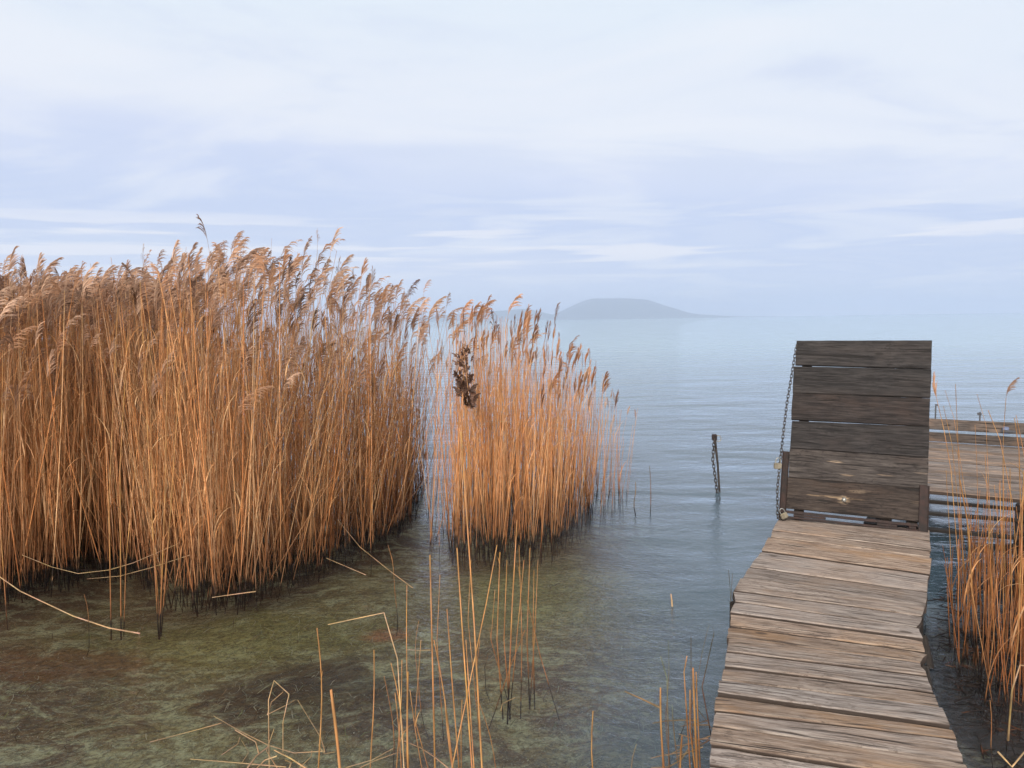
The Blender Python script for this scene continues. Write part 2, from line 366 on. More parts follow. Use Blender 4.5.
# ------------------------------------------------------------------ far hills and haze
mh, nt = new_mat('wooded_hill'); b = NB(nt)
geo = b.n('ShaderNodeNewGeometry'); nz = b.noise(geo.outputs['Position'], 0.006, 6, 0.6)
p = b.n('ShaderNodeBsdfPrincipled', i_Roughness=0.95); b.set(p.inputs['Base Color'], b.ramp(nz, [(0.35,(0.02,0.03,0.03)),(0.65,(0.05,0.06,0.05))]))
out = b.n('ShaderNodeOutputMaterial'); nt.links.new(p.outputs[0], out.inputs[0])
def hill(name, prof, Yd, depth):
    # prof: (px, py) skyline; the ridge stands at distance Yd and falls to the lake before and behind it
    sk = [at_y(px, py, Yd) for px, py in prof]
    xs = np.linspace(sk[0].x, sk[-1].x, 90); zs = np.interp(xs, [s.x for s in sk], [s.z for s in sk])
    ys = np.linspace(-1, 1, 25); vs = []; fs = []
    rr = np.random.default_rng(5)
    for j, t in enumerate(ys):
        fall = (0.5+0.5*math.cos(math.pi*t))**0.8
        for i, x in enumerate(xs):
            hh = zs[i]*fall+ (6*math.sin(x*0.02+3*t)+5*math.sin(x*0.013-5*t))*(1-abs(t))*fall*(0.2+abs(t))
            vs.append((x+t*60*math.sin(x*0.004), Yd+t*depth, max(hh, -1.0) if abs(t) < 1 else -1.0))
    n = len(xs)
    for j in range(len(ys)-1):
        for i in range(n-1): fs.append((j*n+i, j*n+i+1, (j+1)*n+i+1, (j+1)*n+i))
    o = link(name, mesh_py(name, vs, fs, True), mh); tag(o, kind='structure'); return o
hill('table_hill', [(512,320.5),(540,317.5),(556,313.5),(566,309),(576,304),(584,300.5),(592,298.8),(610,298.2),(628,298.4),(645,299.6),(655,302.2),(668,306.8),(682,311.5),(698,314.6),(725,316.3),(770,316.6)], 9400, 1100)
hill('low_hills', [(392,322),(430,316),(470,312.5),(500,310.6),(522,309),(534,310.0),(546,313.2),(560,316),(576,318.0),(594,319.2)], 8300, 600)
mz, nt = new_mat('lake_haze'); b = NB(nt)
pv = b.n('ShaderNodeVolumePrincipled'); pv.inputs['Color'].default_value = (0.80, 0.85, 1.0, 1); pv.inputs['Density'].default_value = 0.00018; pv.inputs['Anisotropy'].default_value = 0.72
out = b.n('ShaderNodeOutputMaterial'); nt.links.new(pv.outputs[0], out.inputs['Volume'])
x, y0, y1, zb, zt = 15500, -15500, 15500, -4.5, 262
hz = link('haze', mesh_py('haze', [(-x,y0,zb),(x,y0,zb),(x,y1,zb),(-x,y1,zb),(-x,y0,zt),(x,y0,zt),(x,y1,zt),(-x,y1,zt)],
    [(0,3,2,1),(4,5,6,7),(0,1,5,4),(1,2,6,5),(2,3,7,6),(3,0,4,7)]), mz)
tag(hz, 'pale bluish haze over the lake', 'haze', kind='stuff')

# ------------------------------------------------------------------ timber helpers
def plank_mesh(name, quad, thick, nl=14, nw=3, rough=0.0012, ragged=0.007):
    """quad: four local xy corners (x0y0 x1y0 x1y1 x0y1), top at z=0; worn edges, bevelled rim."""
    q = [np.array(p, float) for p in quad]; vs = []; fs = []
    wob = [random.uniform(-1, 1) for _ in range(4)]
    prof = [(0.0, -thick), (0.0, -0.008), (0.03, -0.001)] + [(i/nw, 0.0) for i in range(1, nw)] + [(0.965, -0.0005), (1.0, -0.006), (1.0, -thick)]
    for i in range(nl+1):
        s = i/nl
        e0 = random.uniform(-ragged, ragged) if i in (0, nl) else 0
        n0 = random.uniform(-rough, rough); n1 = random.uniform(-rough, rough)
        for k, (t, zc) in enumerate(prof):
            a = q[0]*(1-s)+q[1]*s; c = q[3]*(1-s)+q[2]*s
            p = a*(1-t)+c*t
            yy = p[1]+(n0 if t < 0.1 else n1 if t > 0.9 else 0)
            xx = p[0]+(random.uniform(-ragged, ragged)*0.6+e0*0.5 if i in (0, nl) else 0)
            zz = zc+0.002*math.sin(3*s+wob[0]*5)*(t-0.5)*2+0.0012*random.uniform(-1, 1)*(zc > -0.004)+wob[1]*0.0015*s
            if i in (0, nl) and zc > -0.004: zz -= 0.003
            vs.append((xx, yy, zz))
    m_ = len(prof)
    for i in range(nl):
        for k in range(m_-1): fs.append((i*m_+k, (i+1)*m_+k, (i+1)*m_+k+1, i*m_+k+1))
        fs.append((i*m_+m_-1, (i+1)*m_+m_-1, (i+1)*m_, i*m_))
    fs.append(tuple(range(m_))); fs.append(tuple(reversed([nl*m_+k for k in range(m_)])))
    return mesh_py(name, vs, fs)
def frame(o, xdir, zdir=Vector((0,0,1))):
    xd = Vector(xdir).normalized(); zd = Vector(zdir); yd = zd.cross(xd).normalized(); zd = xd.cross(yd).normalized()
    M = Matrix((xd, yd, zd)).transposed().to_4x4(); M.translation = Vector(o); return M
def box_mesh(name, a, c, bev=0.003):
    import bmesh
    bm = bmesh.new(); bmesh.ops.create_cube(bm, size=1)
    for v in bm.verts: v.co = Vector(((a[i]+c[i])/2+v.co[i]*(c[i]-a[i]) for i in range(3)))
    if bev: bmesh.ops.bevel(bm, geom=bm.edges[:], offset=bev, segments=2, affect='EDGES')
    me = bpy.data.meshes.new(name); bm.to_mesh(me); bm.free(); return me
def join_boxes(name, boxes, bev=0.002):
    import bmesh
    bm = bmesh.new()
    for a, c in boxes:
        r = bmesh.ops.create_cube(bm, size=1)
        for v in r['verts']: v.co = Vector(((a[i]+c[i])/2+v.co[i]*(c[i]-a[i]) for i in range(3)))
    if bev: bmesh.ops.bevel(bm, geom=bm.edges[:], offset=bev, segments=1, affect='EDGES')
    me = bpy.data.meshes.new(name); bm.to_mesh(me); bm.free(); return me

# ------------------------------------------------------------------ near pier
ZD = 0.5
seams = [((781,516),(928.5,529)),((773,530),(930,550)),((769.8,536.3),(930,557.2)),((762,550.4),(928.6,574)),((749.5,566),(927,591.2)),
 ((741.7,577.6),(925.5,605)),((734.5,590),(922,616)),((736.2,601.2),(917,627)),((732,612.8),(921.9,638.5)),((730.8,625.8),(925,651)),
 ((728,636.5),(919.5,662)),((725.8,651),(928,675.7)),((723.2,665.5),(935,692.5)),((721,679),(940.5,706)),((718.5,693.5),(949.8,726.5)),
 ((716.5,709.6),(954.5,738)),((714.4,724.9),(964,762)),((712.3,744.7),(974,786)),((710.5,764),(984,810))]
pier = empty('pier', on_z(840, 700, ZD)); tag(pier, 'weathered grey-brown plank walkway leading from the foreground to the upright gate', 'pier')
pier.location.z = 0
Pinv = Matrix.Translation(-Vector(pier.location))
S = [(on_z(*l, ZD), on_z(*r, ZD)) for l, r in seams]
# carry the walkway on under the viewer
dl = (S[-1][0]-S[-5][0])/4; dr = (S[-1][1]-S[-5][1])/4
for k in range(8): S.append((S[-1][0]+dl*1.0, S[-1][1]+dr*1.0))
gaps = {0:0.003, 1:0.003, 2:0.013, 3:0.010, 4:0.006, 5:0.007, 6:0.004, 7:0.013, 8:0.011, 9:0.013, 10:0.004, 11:0.009, 12:0.013, 13:0.007, 14:0.026, 15:0.005, 16:0.012, 17:0.016, 18:0.012}
for i in range(len(S)-1):
    (al, ar), (bl, br) = S[i], S[i+1]
    gf = 2.0 if i < 12 else 1.5
    g0 = max(gaps.get(i, 0.01), 0.0075)*gf/2; g1 = max(gaps.get(i+1, 0.01), 0.0075)*gf/2
    dv = (bl-al).normalized()
    # this board's own ends: halfway lines of its two seams
    nl_, nr_ = bl+Vector((0,0,0)), br+Vector((0,0,0))
    M = frame(nl_, nr_-nl_); Mi = M.inverted()
    c0 = Mi@nl_; c1 = Mi@nr_; c2 = Mi@ar; c3 = Mi@al
    e = random.uniform(-0.006, 0.006)
    quad = [(c0.x+e, c0.y+g1), (c1.x-e, c1.y+g1), (c2.x-e, c2.y-g0), (c3.x+e, c3.y-g0)]
    me = plank_mesh('plank', quad, 0.042)
    M.translation.z += random.uniform(-0.004, 0.003)
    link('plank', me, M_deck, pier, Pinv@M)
# two stringers below the boards
def beam(name, p, q, wd, ht, material, parent, zt, inv=None):
    p = Vector(p); q = Vector(q); p.z = q.z = zt
    M = frame(p, q-p); L = (q-p).length
    me = plank_mesh(name, [(0,-wd/2),(L,-wd/2),(L,wd/2),(0,wd/2)], ht, 10, 2, 0.003, 0.004)
    return link(name, me, material, parent, (inv@M) if inv is not None else M)
def lerp(a, b_, t): return a+(b_-a)*t
for t in (0.10, 0.90):
    pts = [lerp(S[0][0], S[0][1], t), lerp(S[6][0], S[6][1], t), lerp(S[-1][0], S[-1][1], t)]
    beam('stringer', pts[0], pts[1], 0.07, 0.13, M_beam, pier, ZD-0.05, Pinv)
    beam('stringer', pts[1]+(pts[2]-pts[1]).normalized()*0.03, pts[2], 0.07, 0.13, M_beam, pier, ZD-0.05, Pinv)
def post(px, py, zt, wx, wy, parent, inv, name='post', mt=None, zl=-0.9, rot=0.45):
    p = on_z(px, py, ZD); p.z = 0
    me = box_mesh(name, (-wx/2, -wy/2, zl), (wx/2, wy/2, zt), 0.006)
    M = Matrix.Translation(p)@Matrix.Rotation(rot, 4, 'Z')
    return link(name, me, mt or M_beam, parent, inv@M)
post(738.5, 593, ZD-0.052, 0.07, 0.07, pier, Pinv)
post(914, 606, ZD-0.052, 0.07, 0.07, pier, Pinv)
post(788, 521, ZD-0.19, 0.08, 0.08, pier, Pinv); post(920, 533, ZD-0.19, 0.08, 0.08, pier, Pinv)
# short broken board ends leaning against the right side
for (px, py, hh, ww) in ((919.5, 634, 0.15, 0.075), (920.5, 666, 0.10, 0.05)):
    p = on_z(px, py, ZD-0.03); 
    me = plank_mesh('side_board', [(0,-ww/2),(hh,-ww/2),(hh,ww/2),(0,ww/2)], 0.025, 6, 2, 0.004, 0.012)
    xd = Vector((0.10, -0.30, -1)); M = frame(p+Vector((0.035,0,0)), xd, Vector((0.85, -0.45, 0.2)))
    link('side_board', me, M_beam, pier, Pinv@M)
# ------------------------------------------------------------------ gate (the raised leaf of the walkway)
A = on_z(786, 518.5, ZD+0.015); B = on_z(926.5, 529.5, ZD+0.015)
ab = (B-A).normalized(); away = Vector((-ab.y, ab.x, 0)).normalized()
if away.y < 0: away = -away
best = None
for L in np.arange(0.9, 1.7, 0.01):
    for ph in np.arange(-5, 30, 1.0):
        for ro in np.arange(-1, 5, 0.25):
            dv = (Vector((0,0,1))*math.cos(R(ph))+away*math.sin(R(ph)))*math.cos(R(ro))+ab*math.sin(R(ro))
            a_ = proj(A+dv*L); b_ = proj(B+dv*L)
            e = (a_[1]-340.5)**2+(b_[1]-339)**2+(a_[0]-796)**2+(b_[0]-932)**2
            if best is None or e < best[0]: best = (e, L, ph, a_, b_, ro)
print('GATE', best, 'width', (B-A).length)
GL, GP = best[1], R(best[2]); GR_ = R(best[5]); gup = (Vector((0,0,1))*math.cos(GP)+away*math.sin(GP))*math.cos(GR_)+ab*math.sin(GR_)
abx = (ab-gup*ab.dot(gup)).normalized()
W = (B-A).length
GM = Matrix((abx, gup, abx.cross(gup))).transposed().to_4x4(); GM.translation = A     # x across, y up the leaf, z towards the viewer
gate = empty('drawbridge_gate', mat=GM); tag(gate, 'dark plank gate standing upright at the end of the walkway', 'gate')
fr_ = [0.0, 0.148, 0.305, 0.455, 0.615, 0.775, 0.945]
for i in range(6):
    y1_ = GL*(1-fr_[i]); y0_ = GL*(1-fr_[i+1])
    gt = {0:0.0015,1:0.0,2:0.0,3:0.0,4:0.0}.get(i, 0.0); 
    hh = y1_-y0_; cy_ = (y0_+y1_)/2
    lo = -hh/2+gt; hi = hh/2-0.001
    ro_ = [0.022, 0.012, 0.012, 0.012, 0.006, 0, 0]
    if i == 0: q = [(0.0, lo+0.002),(W, lo),(W, hi),(0.0, hi-0.004)]
    elif i == 1: q = [(0.0, lo),(W, lo+0.004),(W, hi-0.001),(0.0, hi-0.004)]
    elif i == 3: q = [(0.004, lo),(W-0.004, lo),(W-0.002, hi-0.0005),(0.006, hi-0.008)]
    else: q = [(0.0, lo),(W, lo),(W, hi),(0.0, hi)]
    q = [q[0], (q[1][0], q[1][1]+ro_[i+1]), (q[2][0], q[2][1]+ro_[i]), q[3]]
    me = plank_mesh('board', q, 0.032, 16, 3, 0.0008, 0.005)
    bo = link('board', me, (M_gate, M_gate, M_gate, M_gate, M_gmark1, M_gmark2)[i], gate, Matrix.Translation((random.uniform(-.003,.003), cy_, random.uniform(-.002,.002))))
    if i == 5: bo['label'] = 'lowest gate board with a yellowed knot and pale scratches'
for xr in (0.05, W-0.12):
    me = plank_mesh('rail', [(0,-0.035),(GL*0.96,-0.035),(GL*0.96,0.035),(0,0.035)], 0.06, 10, 2)
    M = Matrix(((0,-1,0,xr+0.035),(1,0,0,0.02),(0,0,1,-0.035),(0,0,0,1)))
    link('rail', me, M_beam, gate, M)
# steel frame: rusty angle irons up both sides, bars along the hinge
link('angle_iron', join_boxes('angle_iron', [((-0.052,-0.02,-0.055),(-0.046,0.50,0.004)),((-0.052,-0.02,-0.061),(-0.004,0.50,-0.0555))]), M_rust, gate)
link('angle_iron', join_boxes('angle_iron', [((W+0.004,-0.01,-0.055),(W+0.010,0.33,0.012)),((W-0.052,-0.01,0.006),(W+0.0035,0.33,0.012))]), M_rust, gate)
link('hinge_bar', join_boxes('hinge_bar', [((-0.045,0.040,-0.030),(W-0.054,0.060,0.006)),((-0.045,0.004,-0.02),(W-0.054,0.020,0.012)),((W*0.66,0.0215,-0.02),(W*0.80,0.0385,0.004)),((W*0.88,0.0215,-0.02),(W*0.93,0.0385,0.006))]), M_rust, gate)
link('hinge_strap', join_boxes('hinge_strap', [((0.05,0.0215,-0.018),(0.27,0.0385,0.002))]), M_rust, gate)
# bolt head in the knot of the bottom board
def disc_mesh(name, r, h, n=14):
    vs = [(r*math.cos(2*math.pi*k/n), r*math.sin(2*math.pi*k/n), 0) for k in range(n)]+[(r*0.8*math.cos(2*math.pi*k/n), r*0.8*math.sin(2*math.pi*k/n), h) for k in range(n)]+[(0,0,h*1.2)]
    fs = [(k, (k+1) % n, n+(k+1) % n, n+k) for k in range(n)]+[(n+k, n+(k+1) % n, 2*n) for k in range(n)]
    return mesh_py(name, vs, fs, True)
cyb = GL*(1-(0.775+0.945)/2)
link('bolt', disc_mesh('bolt', 0.017, 0.008), M_steel, gate, Matrix.Translation((0.385, cyb-0.012, 0.001)))

# ------------------------------------------------------------------ chains and locks
def chain_mesh(name, pts, link_len=0.03, r=0.0026, wd=0.0085):
    pts = [np.array(p, float) for p in pts]; seg = [np.linalg.norm(pts[i+1]-pts[i]) for i in range(len(pts)-1)]; T = sum(seg)
    def at(s):
        for i, L in enumerate(seg):
            if s <= L or i == len(seg)-1: return pts[i]+(pts[i+1]-pts[i])*min(s/L, 1), (pts[i+1]-pts[i])/L
            s -= L
    g = Geo(); k = 0; s = link_len/2
    while s < T:
        c, d_ = at(s); ref = np.array([0.2,1,0.1]) if abs(d_[2]) > 0.5 else np.array([0,0,1.0])
        a = np.cross(d_, ref); a /= np.linalg.norm(a); a2 = np.cross(d_, a)
        ax = a if k % 2 else a2; ax = ax+0.25*(a2 if k % 2 else a); ax /= np.linalg.norm(ax)
        loop = []
        for j in range(13):
            an = 2*math.pi*j/12; x_ = math.cos(an); y_ = math.sin(an)
            loop.append(c+d_*(link_len*0.62*(abs(x_)**0.7)*np.sign(x_))+ax*(wd*(abs(y_)**0.8)*np.sign(y_)))
        tube(g, loop, r, (0.1,0.1,0.1), 5)
        s += link_len*0.86; k += 1
    return g.mesh(name)
loc = lambda x_, y_, z_: GM@Vector((x_, y_, z_))
ctop = loc(0.005, GL-0.04, 0.02); cmid = loc(-0.065, 0.40, 0.015); cbot = loc(-0.058, 0.0, 0.03)
o = link('chain', chain_mesh('chain', [ctop, lerp(ctop, cmid, 0.5)+Vector((-0.012,0,-0.01)), cmid, lerp(cmid, cbot, 0.5)+Vector((-0.01,0,0)), cbot, cbot+Vector((0.05,-0.02,-0.005))]), M_iron)
tag(o, 'rusty chain running from the gate top down its left edge', 'chain')
def padlock(M, label):
    t = empty('padlock', mat=M); tag(t, label, 'padlock')
    link('lock_body', box_mesh('lock_body', (-0.022,-0.036,-0.009), (0.022,0.0,0.009), 0.004), M_brass, t)
    g = Geo(); pts = [(-0.014,-0.004,0),(-0.014,0.018,0),(-0.009,0.028,0),(0,0.032,0),(0.009,0.028,0),(0.014,0.018,0),(0.014,-0.004,0)]
    tube(g, pts, 0.0035, (0.3,0.3,0.3), 6); link('shackle', g.mesh('shackle'), M_steel, t)
padlock(Matrix.Translation(loc(-0.078, 0.40, 0.03))@Matrix.Rotation(R(-65), 4, 'Y')@Matrix.Rotation(R(90), 4, 'X')@Matrix.Rotation(R(-70), 4, 'Z')@Matrix.Scale(1.25,4), 'small padlock hanging from the chain halfway up the left side of the gate')
padlock(Matrix.Translation(loc(-0.02, 0.035, 0.075))@Matrix.Rotation(R(90), 4, 'X')@Matrix.Rotation(R(25), 4, 'Z')@Matrix.Scale(1.15,4), 'small padlock at the lower left corner of the gate on the boards')

# ------------------------------------------------------------------ platform beyond
fl_, frr = on_z(930, 441.0, ZD), on_z(1024, 448.2, ZD); nl2, nr2 = on_z(930, 490.2, ZD), on_z(1024, 497.6, ZD)
xd = ((nr2-nl2).normalized()+(frr-fl_).normalized()).normalized(); ydd = Vector((-xd.y, xd.x, 0))
dep = ((fl_-nl2).dot(ydd)+(frr-nl2).dot(ydd))/2
org = nl2-xd*0.45; wid = 3.2
PM = frame(Vector((org.x, org.y, 0)), xd); plat = empty('platform', mat=PM); tag(plat, 'wide wooden bathing platform over the water to the right behind the gate', 'platform')
npl = 17; pw = dep/npl
for i in range(npl):
    x1_ = wid+random.uniform(-0.03, 0.03); x0_ = random.uniform(-0.03, 0.03)
    me = plank_mesh('plank', [(x0_, 0.006),(x1_, 0.006),(x1_, pw-0.006),(x0_, pw-0.006)], 0.035, 14, 2)
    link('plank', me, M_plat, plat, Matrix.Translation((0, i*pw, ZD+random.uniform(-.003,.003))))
for yy in (0.38, dep*0.55, dep-0.25):
    link('beam', plank_mesh('beam', [(0.05,-0.05),(wid-0.05,-0.05),(wid-0.05,0.05),(0.05,0.05)], 0.06), M_beam, plat, Matrix.Translation((0, yy, ZD-0.04)))
PMi = PM.inverted()
# bare beams between walkway and platform
def barespan(ly, ry, th, mt):
    p, q = PMi@on_z(932, ly, ZD-0.05), PMi@on_z(1012, ry, ZD-0.05)
    dv = (q-p).normalized(); p = p-dv*0.45; q = q+dv*0.35
    M = frame(Vector((p.x, p.y, ZD-0.05)), Vector((q.x-p.x, q.y-p.y, 0))); L = (q-p).length
    link('bare_beam', plank_mesh('bare_beam', [(0,-th/2),(L,-th/2),(L,th/2),(0,th/2)], 0.022, 10, 2), mt, plat, M)
barespan(500.4, 507.2, 0.055, M_beam); barespan(512.3, 518.3, 0.04, M_beam); barespan(528.0, 535.6, 0.055, M_beam)
a_ = PMi@on_z(1012, 507, ZD); 
for (xx, y0_, y1_) in ((a_.x+0.06, -1.05, 0.05), (0.12, -1.05, 0.05)):
    link('stringer', plank_mesh('stringer', [(-0.0,-0.035),(y1_-y0_,-0.035),(y1_-y0_,0.035),(0,0.035)], 0.05), M_beam, plat, frame(Vector((xx, y0_, ZD-0.078)), Vector((0,1,0))))
for (xx, yy) in ((a_.x+0.07, -0.06), (a_.x+0.07, -0.98), (0.12, -0.05), (0.2, dep-0.15), (wid-0.2, dep-0.15), (wid-0.2, 0.1)):
    link('post', box_mesh('post', (xx-0.045, yy-0.045, -2.4), (xx+0.045, yy+0.045, ZD-0.18 if yy > 0 else ZD-0.03), 0.008), M_beam, plat)
# low rail of two boards on the far edge
RM = PM@Matrix.Translation((0, dep-0.03, ZD)); rail = empty('low_rail', mat=RM); tag(rail, 'low dark two-board rail along the far edge of the platform', 'rail')
vt = Matrix(((1,0,0,0),(0,0,-1,0),(0,1,0,0),(0,0,0,1)))     # stand a board on its edge, face to the viewer
for (zc, hh) in ((0.055, 0.105), (0.205, 0.125)):
    link('rail_board', plank_mesh('rail_board', [(0,-hh/2),(wid,-hh/2),(wid,hh/2),(0,hh/2)], 0.04, 14, 2), M_rail, rail, Matrix.Translation((0, 0, zc+0.006))@vt)
for xx in (0.15, 1.5, wid-0.15):
    link('rail_post', box_mesh('rail_post', (xx-0.03, 0.045, -0.1), (xx+0.03, 0.10, 0.25), 0.004), M_beam, rail)
topz = ZD+0.274
def stub(px, pyb, hh, kind, label):
    p = PMi@on_z(px, pyb, topz); M = PM@Matrix.Translation((p.x, dep-0.01, topz))
    t = empty('iron_peg', mat=M); tag(t, label, 'peg')
    link('rod', box_mesh('rod', (-0.008,-0.008,-0.03),(0.008,0.008,hh), 0.003), M_black, t)
    if kind == 0: link('hook', box_mesh('hook', (-0.008,-0.006,hh+0.0005),(0.024,0.006,hh+0.018), 0.003), M_black, t)
    else: link('wing_nut', box_mesh('wing_nut', (-0.028,-0.018,hh-0.035),(0.016,-0.0085,hh-0.008), 0.003), M_black, t)
stub(934.5, 420, 0.155, 0, 'thin iron peg with bent tip on the rail just right of the gate')
stub(979.5, 422, 0.105, 1, 'short iron peg with a wing on the middle of the low rail')
p = PMi@on_z(1006, 424, topz)
cl_ = empty('mooring_cleat', mat=PM@Matrix.Translation((p.x, dep-0.045, ZD+0.17))); tag(cl_, 'small blue-grey mooring cleat fixed to the low rail at the right edge', 'cleat')
link('cleat_base', box_mesh('cleat_base', (-0.03,-0.05,-0.02),(0.03,-0.001,0.06), 0.006), M_blue, cl_)
link('cleat_horn', box_mesh('cleat_horn', (-0.05,-0.075,0.0),(0.10,-0.052,0.03), 0.008), M_black, cl_)

# ------------------------------------------------------------------ mooring pole
pb = on_z(719.5, 492, 0); Yp = pb.y
ptop = at_y(714.5, 436, Yp)
mp = empty('mooring_pole', pb); tag(mp, 'thin leaning iron mooring pole with ring and chain standing in the open water', 'mooring pole')
g = Geo(); dirp = (pb-ptop).normalized()
pts = [np.array(ptop-pb), np.array((ptop-pb)*0.5+Vector((0.008,0,0))), np.array(Vector((0,0,0))), np.array(dirp*0.9)]
tube(g, pts, [0.015,0.012,0.012,0.013], (0.1,0.1,0.1), 8); link('pole', g.mesh('pole'), M_iron, mp)
g = Geo(); lp = [np.array(ptop-pb)+np.array([0.045+0.03*math.cos(k*math.pi/8), 0, -0.03+0.035*math.sin(k*math.pi/8)]) for k in range(17)]
tube(g, lp, 0.004, (0.2,0.2,0.2), 6); link('ring', g.mesh('ring'), M_brass, mp)
tp = Vector(ptop-pb)
link('cap', box_mesh('cap', (tp.x-0.028,-0.028,tp.z-0.05),(tp.x+0.024,0.024,tp.z+0.02), 0.006), M_rust, mp)
link('chain', chain_mesh('chain', [tp+Vector((-0.01,-0.03,-0.03)), Vector((tp.x-0.03,-0.05,tp.z*0.6)), Vector((tp.x+0.01,-0.05,0.1)), Vector((-0.01,-0.03,-0.3))], 0.048, 0.0048, 0.014), M_iron, mp)

# ------------------------------------------------------------------ reeds
STEM = np.array([[0.74,0.365,0.145],[0.80,0.44,0.19],[0.68,0.31,0.11],[0.76,0.40,0.18],[0.60,0.25,0.085],[0.80,0.52,0.27],[0.56,0.32,0.16]])
PLUME = np.array([[0.42,0.255,0.165],[0.52,0.33,0.22],[0.28,0.165,0.11],[0.44,0.24,0.135],[0.58,0.38,0.26]])
def stem_col():
    c_ = STEM[rng.integers(len(STEM))]*rng.uniform(0.88, 1.14)
    return c_*0.75+0.25*c_.mean()*np.array([1.25,0.95,0.7]) if rng.random() < 0.22 else c_
def plume_geo(seed, L=0.26, nb=40, droop=1.0, tight=0.0, width=0.0048):
    """a feathery one-sided reed plume, bending to +x"""
    r = np.random.default_rng(seed); g = Geo()
    t = np.linspace(0, 1, 7); bend = r.uniform(0.20, 0.5)*droop
    axis_ = np.stack([bend*L*t**2, r.uniform(-.05,.05)*L*t, L*t*(1-0.16*droop*t**2)], -1)
    tube(g, axis_, np.linspace(0.0016, 0.0008, 7), (0.8,0.8,0.8), 3)
    for i in range(nb):
        s = r.uniform(0.0, 0.97); p0 = np.array([np.interp(s, t, axis_[:, k]) for k in range(3)])
        ln = L*(0.50*(1-s)**0.65+0.13)*r.uniform(0.65, 1.1); az = r.uniform(0, 2*math.pi)
        sp_ = (0.30-0.18*tight)*(1.1-s*0.6)
        d0 = np.array([math.cos(az)*sp_+0.25*(1-tight)+bend*s, math.sin(az)*sp_*0.8, 0.75]); d0 /= np.linalg.norm(d0)
        d1 = d0+np.array([0.55*droop, 0, -0.40*droop]); d1 /= np.linalg.norm(d1)
        d2 = d1+np.array([0.45*droop, 0, -0.65*droop]); d2 /= np.linalg.norm(d2)
        p1 = p0+d0*ln*0.4; p2 = p1+d1*ln*0.35; p3 = p2+d2*ln*0.28
        side = np.cross(d1, np.array([r.uniform(-.4,.4), 1, r.uniform(-.4,.4)])); side /= np.linalg.norm(side)+1e-9
        wv = width*r.uniform(0.7, 1.3)
        sh = r.uniform(0.7, 1.25)
        ribbon(g, [p0, p1, p2, p3], [wv*0.5, wv*1.2, wv*1.3, wv*0.25], side, (sh, sh, sh))
    return g
def pack(g): return np.concatenate(g.v), np.concatenate(g.f), np.concatenate(g.c)
PT = [pack(plume_geo(100+i, 0.24+0.008*i, (40, 26, 46, 16)[i % 4], droop=(0.25+0.09*i), tight=(0.15, 0.4, 0.0, 0.3)[i % 4], width=0.0054)) for i in range(16)]      # loose, wind-blown
PN = [pack(plume_geo(200+i, 0.21, 24, droop=0.22, tight=0.85, width=0.0042)) for i in range(6)]         # narrow, closed
def put_plume(g, base, yaw, sc_, tilt, colr, narrow=False, templ=None):
    v, f, c = templ if templ else (PN if narrow else PT)[rng.integers(6 if narrow else 16)]
    ca, sa = math.cos(yaw), math.sin(yaw)
    v = v*sc_
    v = np.stack([v[:,0]*ca-v[:,1]*sa, v[:,0]*sa+v[:,1]*ca, v[:,2]], -1)
    ct, st = math.cos(tilt), math.sin(tilt)
    v = np.stack([v[:,0]*ct+v[:,2]*st, v[:,1], -v[:,0]*st+v[:,2]*ct], -1)
    g.add(v+np.asarray(base), f, c*np.asarray(colr))
def curve_pts(base, top, bow, n):
    t = np.linspace(0, 1, n)[:, None]; base = np.asarray(base, float); top = np.asarray(top, float)
    return base+(top-base)*t+np.asarray(bow, float)*(4*t*(1-t))*0.5+np.asarray(bow, float)*t**2*0.4
def add_leaf(g, p, azi, L, w_, colr, up_=0.8):
    # a dry blade: rises along the stalk, then arcs over and hangs
    h_ = np.array([math.cos(azi), math.sin(azi), 0.0]); pts = [np.asarray(p, float)]; el = 1.35; n = 6
    drop = 2.3/(0.5+up_)*rng.uniform(0.6, 1.2)
    for i in range(n):
        pts.append(pts[-1]+(h_*math.cos(el)+np.array([0, 0, 1.0])*math.sin(el))*L/n); el -= drop/n*(0.4+1.2*i/n)
    s = np.array([-math.sin(azi), math.cos(azi), 0.3]); ribbon(g, pts, [w_*0.5, w_*0.9, w_, w_*0.9, w_*0.7, w_*0.4, w_*0.1], s, colr)
def reed_into(g, base, h, lean, r0, plume, cs, cp, leaves, n=6, sides=3, gp=None, gl=None, yaw=None, psc=1.0):
    """lean: horizontal offset of the tip; returns tip"""
    base = np.asarray(base, float); top = base+np.array([lean[0], lean[1], h])
    bow = np.array([rng.normal(0, 0.03), rng.normal(0, 0.03), 0])*h*0.6
    pts = curve_pts(base, top, bow, n)
    cc = np.array([cs*(1.0-0.10*k/(n-1)) for k in range(n)])
    tube(g, pts, np.linspace(r0, r0*0.45, n), cc, sides)
    tip = pts[-1]; td = pts[-1]-pts[-2]; tilt = math.atan2(td[0], td[2])
    if plume: put_plume(gp or g, tip-td/np.linalg.norm(td)*0.01, yaw if yaw is not None else rng.normal(0.1, 1.0), psc, tilt*0.7, cp, plume == 2)
    for _ in range(leaves):
        k = rng.uniform(0.25, 0.9); p = base+(top-base)*k+bow*(4*k*(1-k))*0.5+bow*k*k*0.4
        add_leaf(gl or g, p, rng.choice([rng.normal(0.1, 0.5), rng.uniform(0, 6.28)]), rng.uniform(0.16, 0.38), rng.uniform(0.005, 0.010), stem_col()*0.95, rng.uniform(0.5, 1.3))
    return tip

